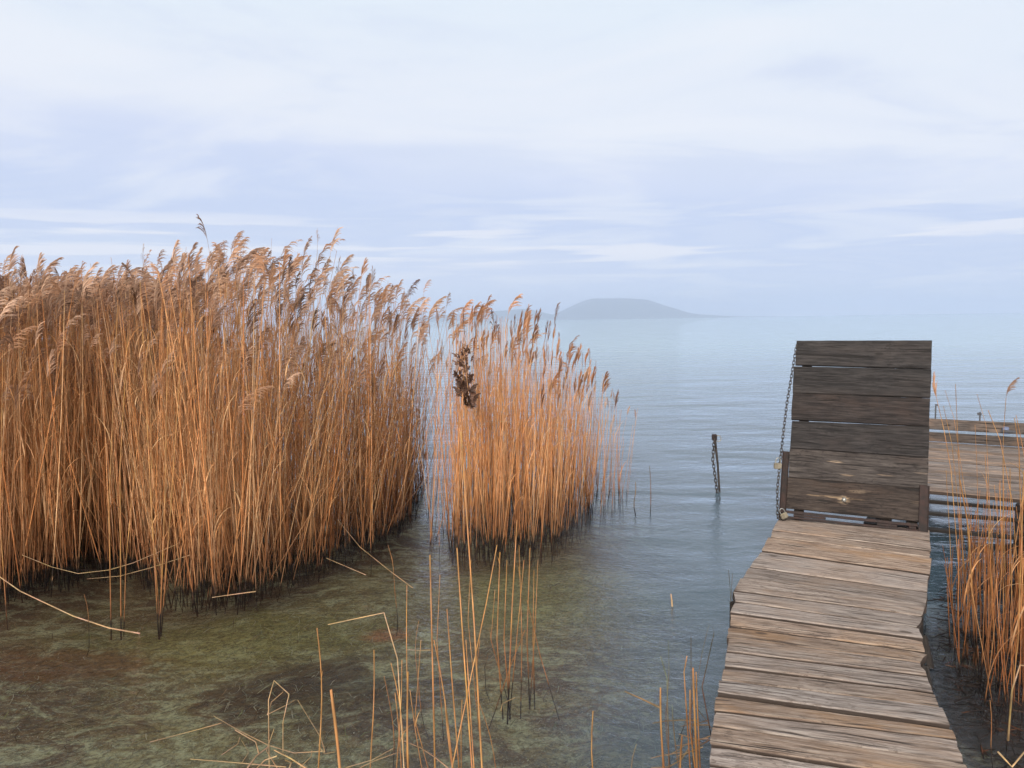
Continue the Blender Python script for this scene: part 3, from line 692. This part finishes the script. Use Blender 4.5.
def inpoly(x, y, poly):
    c = False; j = len(poly)-1
    for i in range(len(poly)):
        xi, yi = poly[i]; xj, yj = poly[j]
        if (yi > y) != (yj > y) and x < (xj-xi)*(y-yi)/(yj-yi)+xi: c = not c
        j = i
    return c
def W2(px, py): p = on_z(px, py, 0); return (p.x, p.y)
BEDZ = lambda x_, y_: float(bedz(np.array(x_), np.array(y_)))

# --- left bed
front = [W2(-150,604), W2(-60,604), W2(0,596), W2(40,586), W2(85,573), W2(138,571), W2(160,598), W2(205,602), W2(255,598), W2(300,580), W2(335,562), W2(380,546), W2(412,520), W2(420,500)]
right_edge = [(-1.10, 9.3), (-1.5, 10.2), (-2.6, 10.9)]
back = [(-5.0, 10.6), (-9.0, 9.8), (-9.5, 6.0)]
polyL = front+right_edge+back
def hL(px):
    return np.interp(px, [-200, 60, 120, 185, 215, 300, 345, 385, 410, 430], [2.58, 2.58, 2.56, 2.56, 2.74, 2.70, 2.60, 2.44, 2.25, 1.95])
def front_y(x_):
    fx = [p[0] for p in front]; fy = [p[1] for p in front]; return np.interp(x_, fx, fy)
left_pts = []
while len(left_pts) < 12000:
    x_ = rng.uniform(-9.3, -0.9); y_ = rng.uniform(4.6, 10.9)
    if not inpoly(x_, y_, polyL): continue
    px, _ = proj((x_, y_, 0))
    if px < -110: 
        if rng.random() < 0.75: continue
    dd = y_-front_y(x_)
    cl = math.sin(x_*7+2*math.sin(y_*3))*math.sin(y_*8+1.5*math.sin(x_*5))
    if dd < 0.35 and cl < -0.2 and rng.random() < 0.7: continue
    if px > 200 and dd > 2.0 and rng.random() < 0.8: continue
    left_pts.append((x_, y_, px, dd))
left_pts.sort(key=lambda q: q[3])
gS = Geo()
indiv_left = []
cand = [q for q in left_pts if -20 < q[2] < 430]
idx = set(id(q) for q in cand[:540:6])          # the foremost stalks become individuals
for q in left_pts:
    if id(q) in idx: indiv_left.append(q); continue
    x_, y_, px, dd = q
    low = rng.random() < (0.70 if px > 190 else 0.45)
    h = hL(px)*(rng.uniform(0.60, 0.80) if low else rng.uniform(0.80, 0.98)) if px > 190 else hL(px)*(rng.uniform(0.70, 0.84) if low else rng.uniform(0.82, 0.97))
    if rng.random() < 0.14: h *= 1.06
    if rng.random() < 0.30: h *= rng.uniform(0.5, 0.85)
    lean = (rng.normal(0.03, 0.15)*h*0.8, rng.normal(0, 0.10)*h*0.7)
    if rng.random() < 0.09: lean = (rng.normal(0, 0.45), rng.normal(-0.1, 0.2)); h *= 0.85
    pl = 1 if (rng.random() < ((0.02 if low else 0.72) if px < 200 else (0.03 if low else 0.72)) and h > 1.5) else 0
    bz = BEDZ(x_, y_)
    sc_ = rng.uniform(0.55, 0.95)
    dark = 0.55 if (rng.random() < 0.10) else 1.0
    reed_into(gS, (x_, y_, -0.1), h-0.2*pl+0.1, lean, rng.uniform(0.0019, 0.0034), pl, stem_col(), PLUME[rng.integers(5)]*rng.uniform(0.9, 1.25)*dark, int(rng.random() < 0.8)+int(rng.random() < 0.3), 5, 3, psc=sc_)
o = link('reeds', gS.mesh('reeds'), M_reed); tag(o, 'dense tan reed bed with feathery plumes filling the left side', 'reed bed', kind='stuff')

# --- middle clump
polyM = [W2(*p) for p in [(446,538),(452,551),(480,556),(520,556),(556,547),(584,528),(592,512),(590,492),(560,482),(500,482),(455,500)]]
polyM2 = [W2(*p) for p in [(586,522),(600,524),(626,514),(628,496),(600,488),(588,492)]]
polyM3 = [W2(*p) for p in [(422,545),(436,560),(446,548),(450,508),(432,498),(424,510)]]
def hM(px): return np.interp(px, [420, 435, 455, 480, 520, 545, 575, 600, 630], [1.80, 2.12, 2.20, 2.22, 2.16, 1.78, 1.66, 1.44, 1.2])
def fill(poly, n, seed):
    r = np.random.default_rng(seed); xs_ = [p[0] for p in poly]; ys_ = [p[1] for p in poly]; out_ = []
    while len(out_) < n:
        x_, y_ = r.uniform(min(xs_), max(xs_)), r.uniform(min(ys_), max(ys_))
        if inpoly(x_, y_, poly): out_.append((x_, y_, proj((x_, y_, 0))[0], y_))
    return out_
mid = fill(polyM, 1000, 3)+fill(polyM2, 46, 4)+fill(polyM3, 18, 5)
mid.sort(key=lambda q: q[3]); gS = Geo(); indiv_mid = []
for i, q in enumerate(mid):
    x_, y_, px, _ = q
    if i % 24 == 0 or (px > 596 and i % 4 == 0) or (px < 440 and i % 5 == 0): indiv_mid.append(q); continue
    h = hM(px)*rng.uniform(0.62, 1.0)
    if rng.random() < 0.25: h *= rng.uniform(0.5, 0.8)
    pl = (2 if rng.random() < 0.8 else 1) if (rng.random() < 0.20 and h > hM(px)*0.74) else 0
    reed_into(gS, (x_, y_, -0.15), h, (rng.normal(0.03, 0.07)*h, rng.normal(0, 0.05)*h), rng.uniform(0.0026, 0.0042), pl, stem_col(), PLUME[rng.integers(5)]*np.array([0.95,0.78,0.62])*rng.uniform(0.6, 0.95), int(rng.random() < 0.35), 5, 3, psc=rng.uniform(0.7, 1.1))
o = link('reeds', gS.mesh('reeds'), M_reed); tag(o, 'thick clump of tan reeds in open water in the middle', 'reed clump', kind='stuff')

# --- right clump
polyR = [W2(*p) for p in [(950,596),(948,650),(962,682),(990,706),(1040,735),(1180,760),(1200,600),(1060,565),(975,565)]]
rp = fill(polyR, 800, 8); rp.sort(key=lambda q: q[3]); gS = Geo(); indiv_right = []
for i, q in enumerate(rp):
    x_, y_, px, _ = q
    if i % 24 == 0 and px < 1040: indiv_right.append(q); continue
    h = rng.choice([rng.uniform(0.35, 0.9), rng.uniform(0.75, 1.15), rng.uniform(1.0, 1.45)], p=[0.5, 0.42, 0.08])*np.interp(px, [940, 970, 1035, 1075, 1200], [0.45, 0.60, 0.70, 0.9, 1.9])
    reed_into(gS, (x_, y_, -0.15), h+0.1, (rng.normal(-0.02, 0.11)*h, rng.normal(0, 0.08)*h), rng.uniform(0.0024, 0.0040), 0, stem_col()*np.array([0.82,0.68,0.56]), PLUME[0], int(rng.random() < 0.15), 5, 3)
o = link('reeds', gS.mesh('reeds'), M_reed); tag(o, 'short dense reddish reed clump beside the right edge of the walkway', 'reed clump', kind='stuff')

# --- individual reeds in the beds: a few prototypes, copied with their parts
def proto_reed(h, plume, leaf, psc=1.0, seed=0, tone=1.0, ptone=1.0):
    root = empty('reed', (0, 0, 0)); g, gp, gl = Geo(), Geo(), Geo()
    reed_into(g, (0,0,0), h, (rng.normal(0.02, 0.05)*h, rng.normal(0, 0.03)*h), rng.uniform(0.0034, 0.0045), plume, stem_col()*tone, PLUME[rng.integers(5)]*ptone, leaf, 10, 6, gp=gp, gl=gl, psc=psc)
    link('stem', g.mesh('stem'), M_reed, root)
    if gp.v: link('plume', gp.mesh('plume'), M_reed, root)
    if gl.v: link('leaf', gl.mesh('leaf'), M_reed, root)
    return root
def copy_tree(o, parent=None):
    c_ = o.copy(); col.objects.link(c_); c_.parent = parent
    for ch in list(o.children):
        k = ch.copy(); col.objects.link(k); k.parent = c_; k.matrix_local = ch.matrix_local.copy()
    return c_
def spread(protos, places, hfun, label, cat, group):
    used = set()
    for i, (x_, y_, px, _) in enumerate(places):
        pi = i % len(protos); h0, pr = protos[pi]
        if pi in used: o = copy_tree(pr)
        else: o = pr; used.add(pi)
        s = hfun(px)/h0
        o.location = (x_, y_, -0.12); o.scale = (1, 1, max(0.4, s)) if abs(s-1) < 0.12 else (s, s, s)
        o.rotation_euler = (rng.normal(0, 0.04), rng.normal(0.02, 0.06), rng.normal(0, 0.35))
        tag(o, label, cat, group)
pr = [(2.3, proto_reed(2.3, 1 if i % 4 else 0, 1, rng.uniform(0.55, 0.85))) for i in range(12)]
spread(pr, indiv_left, lambda px: hL(px)*rng.uniform(0.86, 0.96), 'tall dry reed at the water edge of the left reed bed', 'reed', 'reeds along the front of the left reed bed')
pr = [(1.9, proto_reed(1.9, (2 if i % 3 else 0), i % 2, rng.uniform(0.85, 1.1), ptone=0.85)) for i in range(8)]
spread(pr, indiv_mid, lambda px: hM(px)*rng.uniform(0.66, 0.92), 'dry reed standing in the middle clump in open water', 'reed', 'reeds of the middle clump')
pr = [(1.1, proto_reed(1.1, 0, i % 2, tone=np.array([0.95,0.85,0.78]))) for i in range(6)]
spread(pr, indiv_right, lambda px: rng.uniform(0.35, 0.62), 'dry bare reed standing in the clump right of the walkway', 'reed', 'reeds of the right clump')

# --- traced single reeds
def traced(label, group, pts, Y, r=0.0035, colr=None, plume=0, cat='reed', name='reed', extend=True, psc=0.8, pcol=None, zw=0.0, nodes=True, ptempl=None, yaw=0.1, mat=None):
    """pts: measured positions from tip to foot; Y one distance or one per point"""
    Ys = Y if isinstance(Y, (list, tuple)) else [Y]*len(pts)
    P3 = [np.array(at_y(px, py, yy)) for (px, py), yy in zip(pts, Ys)]
    if extend:
        d_ = P3[-1]-P3[-2]; d_ = d_/np.linalg.norm(d_)
        if d_[2] > -0.5: d_ = np.array([d_[0]*0.3, d_[1]*0.3, -1.0]); d_ /= np.linalg.norm(d_)
        k = (P3[-1][2]+(0.14 if P3[-1][2] > 0.15 else 0.10))/(-d_[2])
        if k > 0: P3.append(P3[-1]+d_*k)
    foot = P3[-1].copy(); foot_o = Vector(foot)
    # resample
    Q = []
    for a, c in zip(P3[:-1], P3[1:]):
        n = max(2, int(np.linalg.norm(c-a)/0.06))
        for i in range(n): Q.append(a+(c-a)*i/n)
    Q.append(P3[-1]); Q = np.array(Q)-foot
    if len(pts) == 2:
        t_ = np.linspace(0, 1, len(Q))[:, None]; Q = Q+np.array([rng.normal(0, 0.016), rng.normal(0, 0.016), 0])*(4*t_*(1-t_))+np.array([rng.normal(0, 0.005), 0, 0])*np.sin(t_*9)
    n = len(Q); base_c = np.asarray(colr if colr is not None else stem_col())
    rad = np.linspace(r*0.55, r*1.0, n)
    cc = np.array([base_c*(1.0+rng.uniform(-0.2, 0.12))*np.array([1.0, rng.uniform(0.88, 1.08), rng.uniform(0.8, 1.2)]) for _ in range(n)])
    if nodes:
        for i in range(1, n, 4): rad[i] *= 1.22; cc[i] = base_c*0.6
    root = empty(name, foot_o); tag(root, label, cat, group)
    g = Geo(); tube(g, Q, rad, cc, 7)
    # closed cut tip
    link('stem', g.mesh('stem'), mat or M_reed, root)
    if not plume and extend and r < 0.0055 and len(Q) > 8 and rng.random() < 0.25:
        gl = Geo(); k = int(len(Q)*rng.uniform(0.05, 0.5)); add_leaf(gl, Q[k], rng.uniform(0, 6.28), rng.uniform(0.05, 0.13), rng.uniform(0.0025, 0.0045), base_c*0.9, rng.uniform(0.6, 1.6))
        link('leaf', gl.mesh('leaf'), mat or M_reed, root)
    if plume:
        gp = Geo(); put_plume(gp, Q[0], yaw, psc, math.atan2(Q[0][0]-Q[2][0], Q[0][2]-Q[2][2]), pcol if pcol is not None else PLUME[0], plume == 2, ptempl)
        link('plume', gp.mesh('plume'), M_reed, root)
    return root
OR = np.array([0.62, 0.33, 0.12]); PA = np.array([0.62, 0.42, 0.22]); GR = np.array([0.10, 0.11, 0.07])
LF, GF = 'bare tan reed stalk standing in the shallow water below the middle clump', 'reed stalks in the near shallows'
for pts, Y, r in [
 ([(317,628),(314,768)], 2.5, 0.0034), ([(374,650),(371,768)], 2.7, 0.0030), ([(384,676),(387,715)], 3.4, 0.0024),
 ([(391,663),(396,768)], 2.7, 0.0027), ([(408,672),(404,768)], 2.5, 0.0048), ([(402,660),(400,768)], 2.6, 0.0026),
 ([(407,585),(407,680)], 3.3, 0.0026), ([(430,555),(432,640),(435,768)], 2.6, 0.0040), ([(434,640),(450,768)], 2.7, 0.0036),
 ([(447,609),(452,680),(459,768)], 2.7, 0.0031), ([(457,548),(462,625),(472,768)], 2.6, 0.0036), ([(497,545),(487,600),(452,768)], [3.0,2.9,2.5], 0.0031),
 ([(466,640),(469,690),(474,768)], 2.6, 0.0026), ([(445,700),(449,768)], 2.6, 0.0036), ([(410,690),(424,768)], 2.6, 0.0024),
 ([(593,711),(594.5,768)], 2.7, 0.0036), ([(395,693),(399,760)], 2.9, 0.0028), ([(419,620),(426,700)], 3.7, 0.0020),
 ([(500,552),(497,640),(500,680)], 3.9, 0.0034), ([(507,560),(504,640),(508,690)], 3.9, 0.0032), ([(517,520),(512,610),(509,685)], 3.85, 0.0045),
 ([(524,560),(519,615),(512,690)], 3.9, 0.0028), ([(530,548),(527,640),(529,690)], 4.0, 0.0032), ([(534,570),(533,640),(534,680)], 4.0, 0.0030),
 ([(538,560),(535,630),(531,690)], 4.0, 0.0026), ([(519,545),(522,640),(521,695)], 3.9, 0.0026), ([(525,630),(512,662),(503,688)], 3.8, 0.0026),
 ([(527,600),(540,655),(548,682)], [4.0,4.0,3.95], 0.0024), ([(480,640),(481,690)], 4.0, 0.0022), ([(488,655),(489,680)], 4.1, 0.0022),
 ([(495,590),(491,640),(502,680)], 4.0, 0.0022), ([(478,700),(486,768)], 2.9, 0.0022), ([(421,640),(415,720),(428,768)], 2.9, 0.0020),
 ([(471,560),(468,620),(476,700)], 3.6, 0.0022), ([(440,575),(437,640),(441,700)], 3.7, 0.0022), ([(462,700),(458,768)], 2.7, 0.0026)]:
    traced(LF, GF, pts, Y, r, OR*rng.uniform(0.82, 1.05))
traced('thick cut-off tan reed stub at the bottom edge', None, [(331,690),(332,768)], 1.9, 0.0060, OR)
traced('tallest bright stalk rising from the near shallows to the dark hanging plume', None, [(461,432),(467,520),(474,620),(482,768)], [2.9,2.85,2.75,2.6], 0.0040, OR*1.05)
traced('broken reed with its top snapped over to the left above green water', None, [(328,624.6),(384,612.7),(397.5,658.8),(404,768)], [2.8,2.8,2.75,2.6], 0.0028, PA)
traced('crooked dead reed folded into a narrow loop at bottom left', None, [(283,752),(283,722),(289,694),(274,680.5),(268.5,700),(269,747)], 2.6, 0.0022, PA*0.9)
# tangle of fallen stalks, bottom left
LT, GT = 'dead reed stalk lying in the tangle at the bottom left of the shallows', 'fallen stalks of the bottom left tangle'
for pts, Y, r in [([(221.5,755),(240,737.6)], 2.6, 0.0022), ([(213.7,716),(240,731),(268,745),(294,753),(325,751)], 2.6, 0.0024), ([(235,730),(259,754)], 2.55, 0.0030),
 ([(150,742),(200,729),(221.5,723)], 2.6, 0.0024), ([(190,759),(240,763),(286,767)], 2.5, 0.0028), ([(274,750),(290,758),(307,769)], 2.45, 0.0042), ([(268,747),(247,768)], 2.45, 0.0042),
 ([(297.7,700),(321,738),(325,752)], 2.6, 0.0022), ([(283,692),(268,715)], 2.6, 0.0032), ([(295,700),(269,714)], 2.6, 0.0022), ([(274,729),(277,768)], 2.6, 0.0026),
 ([(253,772),(265,760),(277,756)], 2.4, 0.0035), ([(318,744),(334,752)], 2.6, 0.0025), ([(312,750),(300,768)], 2.6, 0.0026), ([(394,748),(372,760),(345,768)], 2.6, 0.0026), ([(399,752),(360,768)], 2.6, 0.0022),
 ([(241.5,740),(241.5,764)], 2.55, 0.0016), ([(285,760),(289,772)], 2.4, 0.005), ([(404,741),(450,770)], 2.5, 0.0034)]:
    traced(LT, GT, pts, Y, r*0.75, PA*rng.uniform(0.6, 0.95), extend=False, mat=M_straw)
# water-edge stalks in front of the left bed
LB, GB = 'thin reed standing apart in the water before the left reed bed', 'reeds before the left bed'
for pts, Y, r in [([(118,300),(109,500),(111,626)], 5.0, 0.0040), ([(128,330),(120,470),(121,628)], 5.0, 0.0042), ([(150,320),(126,560),(124,628)], 5.05, 0.0030), ([(140,280),(150,480),(158,626)], 5.0, 0.0036),
 ([(168,330),(165,500),(160,628)], 5.0, 0.0050), ([(185,300),(170,520),(162,624)], 5.05, 0.0040), ([(150,340),(152,520),(160,622)], 5.05, 0.0034), ([(3,350),(0,520),(6,608)], 5.2, 0.0036), ([(84,594),(86,645)], 4.75, 0.0020),
 ([(372,480),(371,550)], 6.2, 0.0030), ([(388,545),(393,600)], 5.0, 0.0024)]:
    traced(LB, GB, pts, Y, r, OR*rng.uniform(0.8, 1.0))
def lying(label, pts, zs, r, colr, group=None):
    P3 = [on_z(px, py, z_) for (px, py), z_ in zip(pts, zs)]
    traced(label, group, pts, [p.y for p in P3], r, colr, extend=False, nodes=True, mat=M_straw)
lying('long curved reed bending from the left edge down onto the water', [(-30,552),(0,577),(20,591),(39,600),(73,616),(109,628),(140,633.5)], [0.42,0.30,0.22,0.17,0.09,0.03,0.004], 0.0048, PA*0.95)
lying('pale drooping reed arching low before the dark gap of the left bed', [(22,555),(52,567),(78,573.6),(109,570),(133,563),(180,543)], [0.34,0.26,0.22,0.24,0.28,0.36], 0.0030, PA*0.8)
lying('shorter pale reed arching just below the longer drooping one at left', [(87,579),(120,576),(150,568),(190,555)], [0.14,0.16,0.22,0.3], 0.0024, PA*0.7)
lying('pale straight stick floating just before the left reed bed', [(212,597.5),(256,591.5)], [0.06,0.08], 0.0040, PA*0.95)
lying('long pale reed slanting from the left bed onto the green water', [(338,520),(360,547),(390,571),(413,588)], [0.32,0.16,0.06,0.004], 0.0030, PA*0.75)
lying('short thin reed floating below the right end of the left bed', [(326,558),(345,566),(366,575)], [0.1,0.05,0.004], 0.0026, PA*0.8)
lying('pale broken stalk leaning left onto the water near the walkway', [(625,691.5),(642,699),(660.5,708)], [0.10,0.16,0.22], 0.0048, PA*0.85)
lying('tiny straw floating crosswise between the near stalks', [(406,649.5),(430,650)], [0.01,0.01], 0.0022, PA*0.9)
lying('short pale twig poking up at the foot of the near fan of stalks', [(515,697.5),(501,711)], [0.05,0.004], 0.0026, PA*0.8)
lying('thin straight reed lying across the front of the middle clump', [(462,421),(482,421),(520,422)], [1.10,1.10,1.10], 0.0024, PA*0.9)
# open-water singles
LO, GO = 'lone thin reed stem in open water right of the middle clump', 'lone stems right of the middle clump'
traced(LO, GO, [(635.5,482),(636.5,514)], on_z(636.5,514,0).y, 0.0055, np.array([0.30,0.27,0.10])); traced(LO, GO, [(649.5,466),(649.5,513)], on_z(649.5,513,0).y, 0.0045, np.array([0.16,0.14,0.07]))
traced('tiny pale reed stub poking out of the open water', None, [(671,594),(672,606)], on_z(672,606,0).y, 0.0070, PA*1.1, mat=M_straw)
# stalks hugging the left side of the walkway
LW, GW = 'reed stalk in the small tuft at the left side of the walkway', 'stalks of the tuft left of the walkway'
for pts, Y, r, cc in [([(660.5,688),(664,768)], 2.75, 0.0052, OR*0.8), ([(660.5,656),(667,678),(668.5,745)], 3.0, 0.0030, GR*2.2), ([(687,656),(684,672),(688,735)], 3.1, 0.0034, OR*0.85),
 ([(693,668),(694,700),(697,768)], 2.8, 0.0060, OR*0.72), ([(696,672),(697,700),(700,768)], 2.85, 0.0036, OR*0.8), ([(690,690),(690,730),(695,768)], 2.8, 0.0042, OR*0.6), ([(714,633),(702,687),(705,703)], 3.4, 0.0028, GR*0.7),
 ([(691,636),(691,680),(692,720)], 3.3, 0.0022, GR), ([(709,625),(698,665)], 3.5, 0.0016, GR*1.4), ([(668,640),(669,700)], 3.3, 0.0018, GR*1.6), ([(682,736),(683,768)], 2.6, 0.0050, OR*0.75),
 ([(672,705),(678,768)], 2.8, 0.0028, GR*1.5), ([(690,700),(704,722)], 3.0, 0.0024, GR*1.5), ([(636.5,744),(637,768)], 2.8, 0.0026, GR*2.5), ([(728.5,570),(729,608)], 4.1, 0.0022, GR*0.8), ([(732.5,573),(732,600)], 4.2, 0.0018, GR*0.8)]:
    traced(LW, GW, pts, Y, r, cc)
LK, GK = 'dead stalk in the heap of drift reed against the walkway', 'drift stalks against the walkway'
for k in range(10):
    y_ = 722+k*3.2+rng.uniform(-8, 8); x_ = 650+rng.uniform(0, 42)
    lying(LK, [(x_, y_+rng.uniform(-6, 26)), (min(x_+rng.uniform(25, 60), 709), y_)], [0.01+0.006*k, 0.02+0.008*k], rng.uniform(0.0022, 0.0038), PA*rng.uniform(0.35, 0.6), GK)
# tall stalks right of the walkway, before the platform
LR, GRr = 'tall bare reed rising in front of the platform on the right', 'tall bare reeds before the platform'
for pts, Y, r in [([(955.5,384),(957,420),(963,560)], 4.6, 0.0032), ([(943.5,406),(952,445),(968,600)], 4.6, 0.0026), ([(945,390),(954,418),(975,560)], 4.8, 0.0022), ([(977,394),(986,425),(992,560)], 4.7, 0.0024),
 ([(988,410),(1000,440),(1012,500),(1020,600)], 4.4, 0.0034), ([(1014.5,418),(1019,450),(1022,560)], 4.3, 0.0044), ([(1016,415),(1030,520)], 4.2, 0.0034), ([(975,425),(977,470),(980,600)], 4.5, 0.0024),
 ([(960,480),(967,520),(975,620)], 4.3, 0.0060), ([(963,495),(969,530),(973,620)], 4.25, 0.0050), ([(985,455),(989,520),(992,620)], 4.4, 0.0028), ([(1003,450),(1004,520),(1006,620)], 4.4, 0.0034),
 ([(1024,470),(1018,640),(1008,735)], 3.4, 0.0040), ([(990,700),(993,768)], 3.2, 0.0026), ([(1000,480),(1002,560),(998,640)], 4.2, 0.0028), ([(946,470),(950,540),(953,610)], 4.3, 0.0026), ([(1010,468),(1011,560),(1013,660)], 3.9, 0.0036)]:
    traced(LR, GRr, pts, Y, r*0.8, OR*rng.uniform(0.6, 0.85))
traced('reed with a brown plume just right of the gate top', None, [(937,400),(944,430),(951,470),(958,560)], 4.6, 0.0026, OR*0.8, plume=2, psc=0.75, pcol=PLUME[3]*1.1)
traced('reed with a dark nodding plume at the far right edge', None, [(1006,398),(1004,425),(1003,450),(1003,560)], 4.6, 0.0024, OR*0.6, plume=1, psc=0.45, pcol=PLUME[0]*0.6, yaw=0.0)
lying('pale hooked reed arching over at the right picture edge', [(1040,668),(1020,665),(1012,690),(1008,740)], [0.5,0.5,0.4,0.1], 0.0045, PA*0.8)
lying('bent pale reed lying low at the bottom right corner', [(1030,745),(1012,767),(998,752)], [0.12,0.08,0.1], 0.0045, PA*0.85)
# the big dark hanging seed head
root = traced('dark brown bushy seed head hanging on the left side of the middle clump', None, [(462,352),(464,380),(466,410),(470,470),(471,556)], 6.4, 0.0040, OR*0.8)
gp = Geo(); base_w = np.array(root.location)
for k in range(52):
    py = 352+k*1.13; px = 464+4*math.sin(k*0.9)+rng.uniform(-3, 3)+(3 if k > 27 else 0); s = (0.50 if k < 15 else 0.42 if k < 26 else 0.82)*rng.uniform(0.7, 1.1); yw = rng.uniform(0, 6.28)
    t_ = pack(plume_geo(k+900, 0.15, 60, droop=1.8, tight=-1.3, width=0.0075))
    put_plume(gp, np.array(at_y(px, py, 6.4))-base_w, yw, s, 0.0, np.array([0.10,0.055,0.038])*rng.uniform(0.6, 2.2), templ=t_)
link('plume', gp.mesh('plume'), M_reed, root)

# --- drift litter on the water among the right clump and at the bed's edge
gS = Geo()
def litter(n, poly, cols, lmin, lmax):
    for (x_, y_, _, _) in fill(poly, n, n):
        a = rng.uniform(0, math.pi); L = rng.uniform(lmin, lmax); w_ = rng.uniform(0.003, 0.008); z_ = rng.uniform(0.004, 0.02)
        d_ = np.array([math.cos(a), math.sin(a), rng.uniform(-.1, .1)])*L/2; p = np.array([x_, y_, z_])
        tube(gS, [p-d_, p+d_*0.1+np.array([0,0,0.002]), p+d_], [w_*0.4, w_*0.5, w_*0.3], cols[rng.integers(len(cols))]*rng.uniform(0.6, 1.1), 4)
cols_ = [np.array([0.10,0.07,0.05]), np.array([0.05,0.035,0.03]), np.array([0.16,0.12,0.09]), np.array([0.30,0.22,0.15])]
litter(700, [W2(*p) for p in [(935,590),(938,650),(985,768),(1060,790),(1120,700),(1050,570)]], cols_, 0.02, 0.14)
litter(420, [(p[0], p[1]) for p in polyL], cols_[:3]*1, 0.05, 0.3)
o = link('reed_litter', gS.mesh('reed_litter'), M_reed); tag(o, 'dark broken reed litter floating on the water between the stalks', 'reed litter', kind='stuff')
gS = Geo(); bc = [np.array(q) for q in ([0.42,0.44,0.30],[0.50,0.48,0.36],[0.16,0.12,0.07],[0.08,0.055,0.035],[0.30,0.33,0.14],[0.34,0.22,0.12],[0.55,0.50,0.40])]
for (x_, y_, _, _) in fill([W2(-40,600), W2(430,560), W2(640,540), W2(690,800), W2(300,900), W2(-60,800)], 6500, 77):
    if math.sin(x_*4.1+1.7*math.sin(y_*2.9))+math.sin(y_*5.2+x_)+rng.normal(0, 0.8) < 0: continue
    a = rng.uniform(0, math.pi); L = rng.choice([rng.uniform(0.01, 0.03), rng.uniform(0.03, 0.12)]); w_ = rng.uniform(0.0025, 0.007)
    z_ = BEDZ(x_, y_)+w_*0.5+rng.uniform(0, 0.02); d_ = np.array([math.cos(a), math.sin(a), rng.uniform(-.15, .3)])*L/2; p = np.array([x_, y_, z_])
    ribbon(gS, [p-d_, p+np.array([rng.normal(0, 0.2), rng.normal(0, 0.2), 0.1])*L, p+d_], [w_*0.5, w_, w_*0.4], np.array([-math.sin(a), math.cos(a), 0.2]), bc[rng.integers(7)]*rng.uniform(0.5, 1.2))
o = link('sunken_litter', gS.mesh('sunken_litter'), M_straw); tag(o, 'sunken leaf and weed litter on the shallow lake bed', 'sunken litter', kind='stuff')
print('reeds', sum(1 for o in bpy.data.objects if o.get('category') == 'reed'))
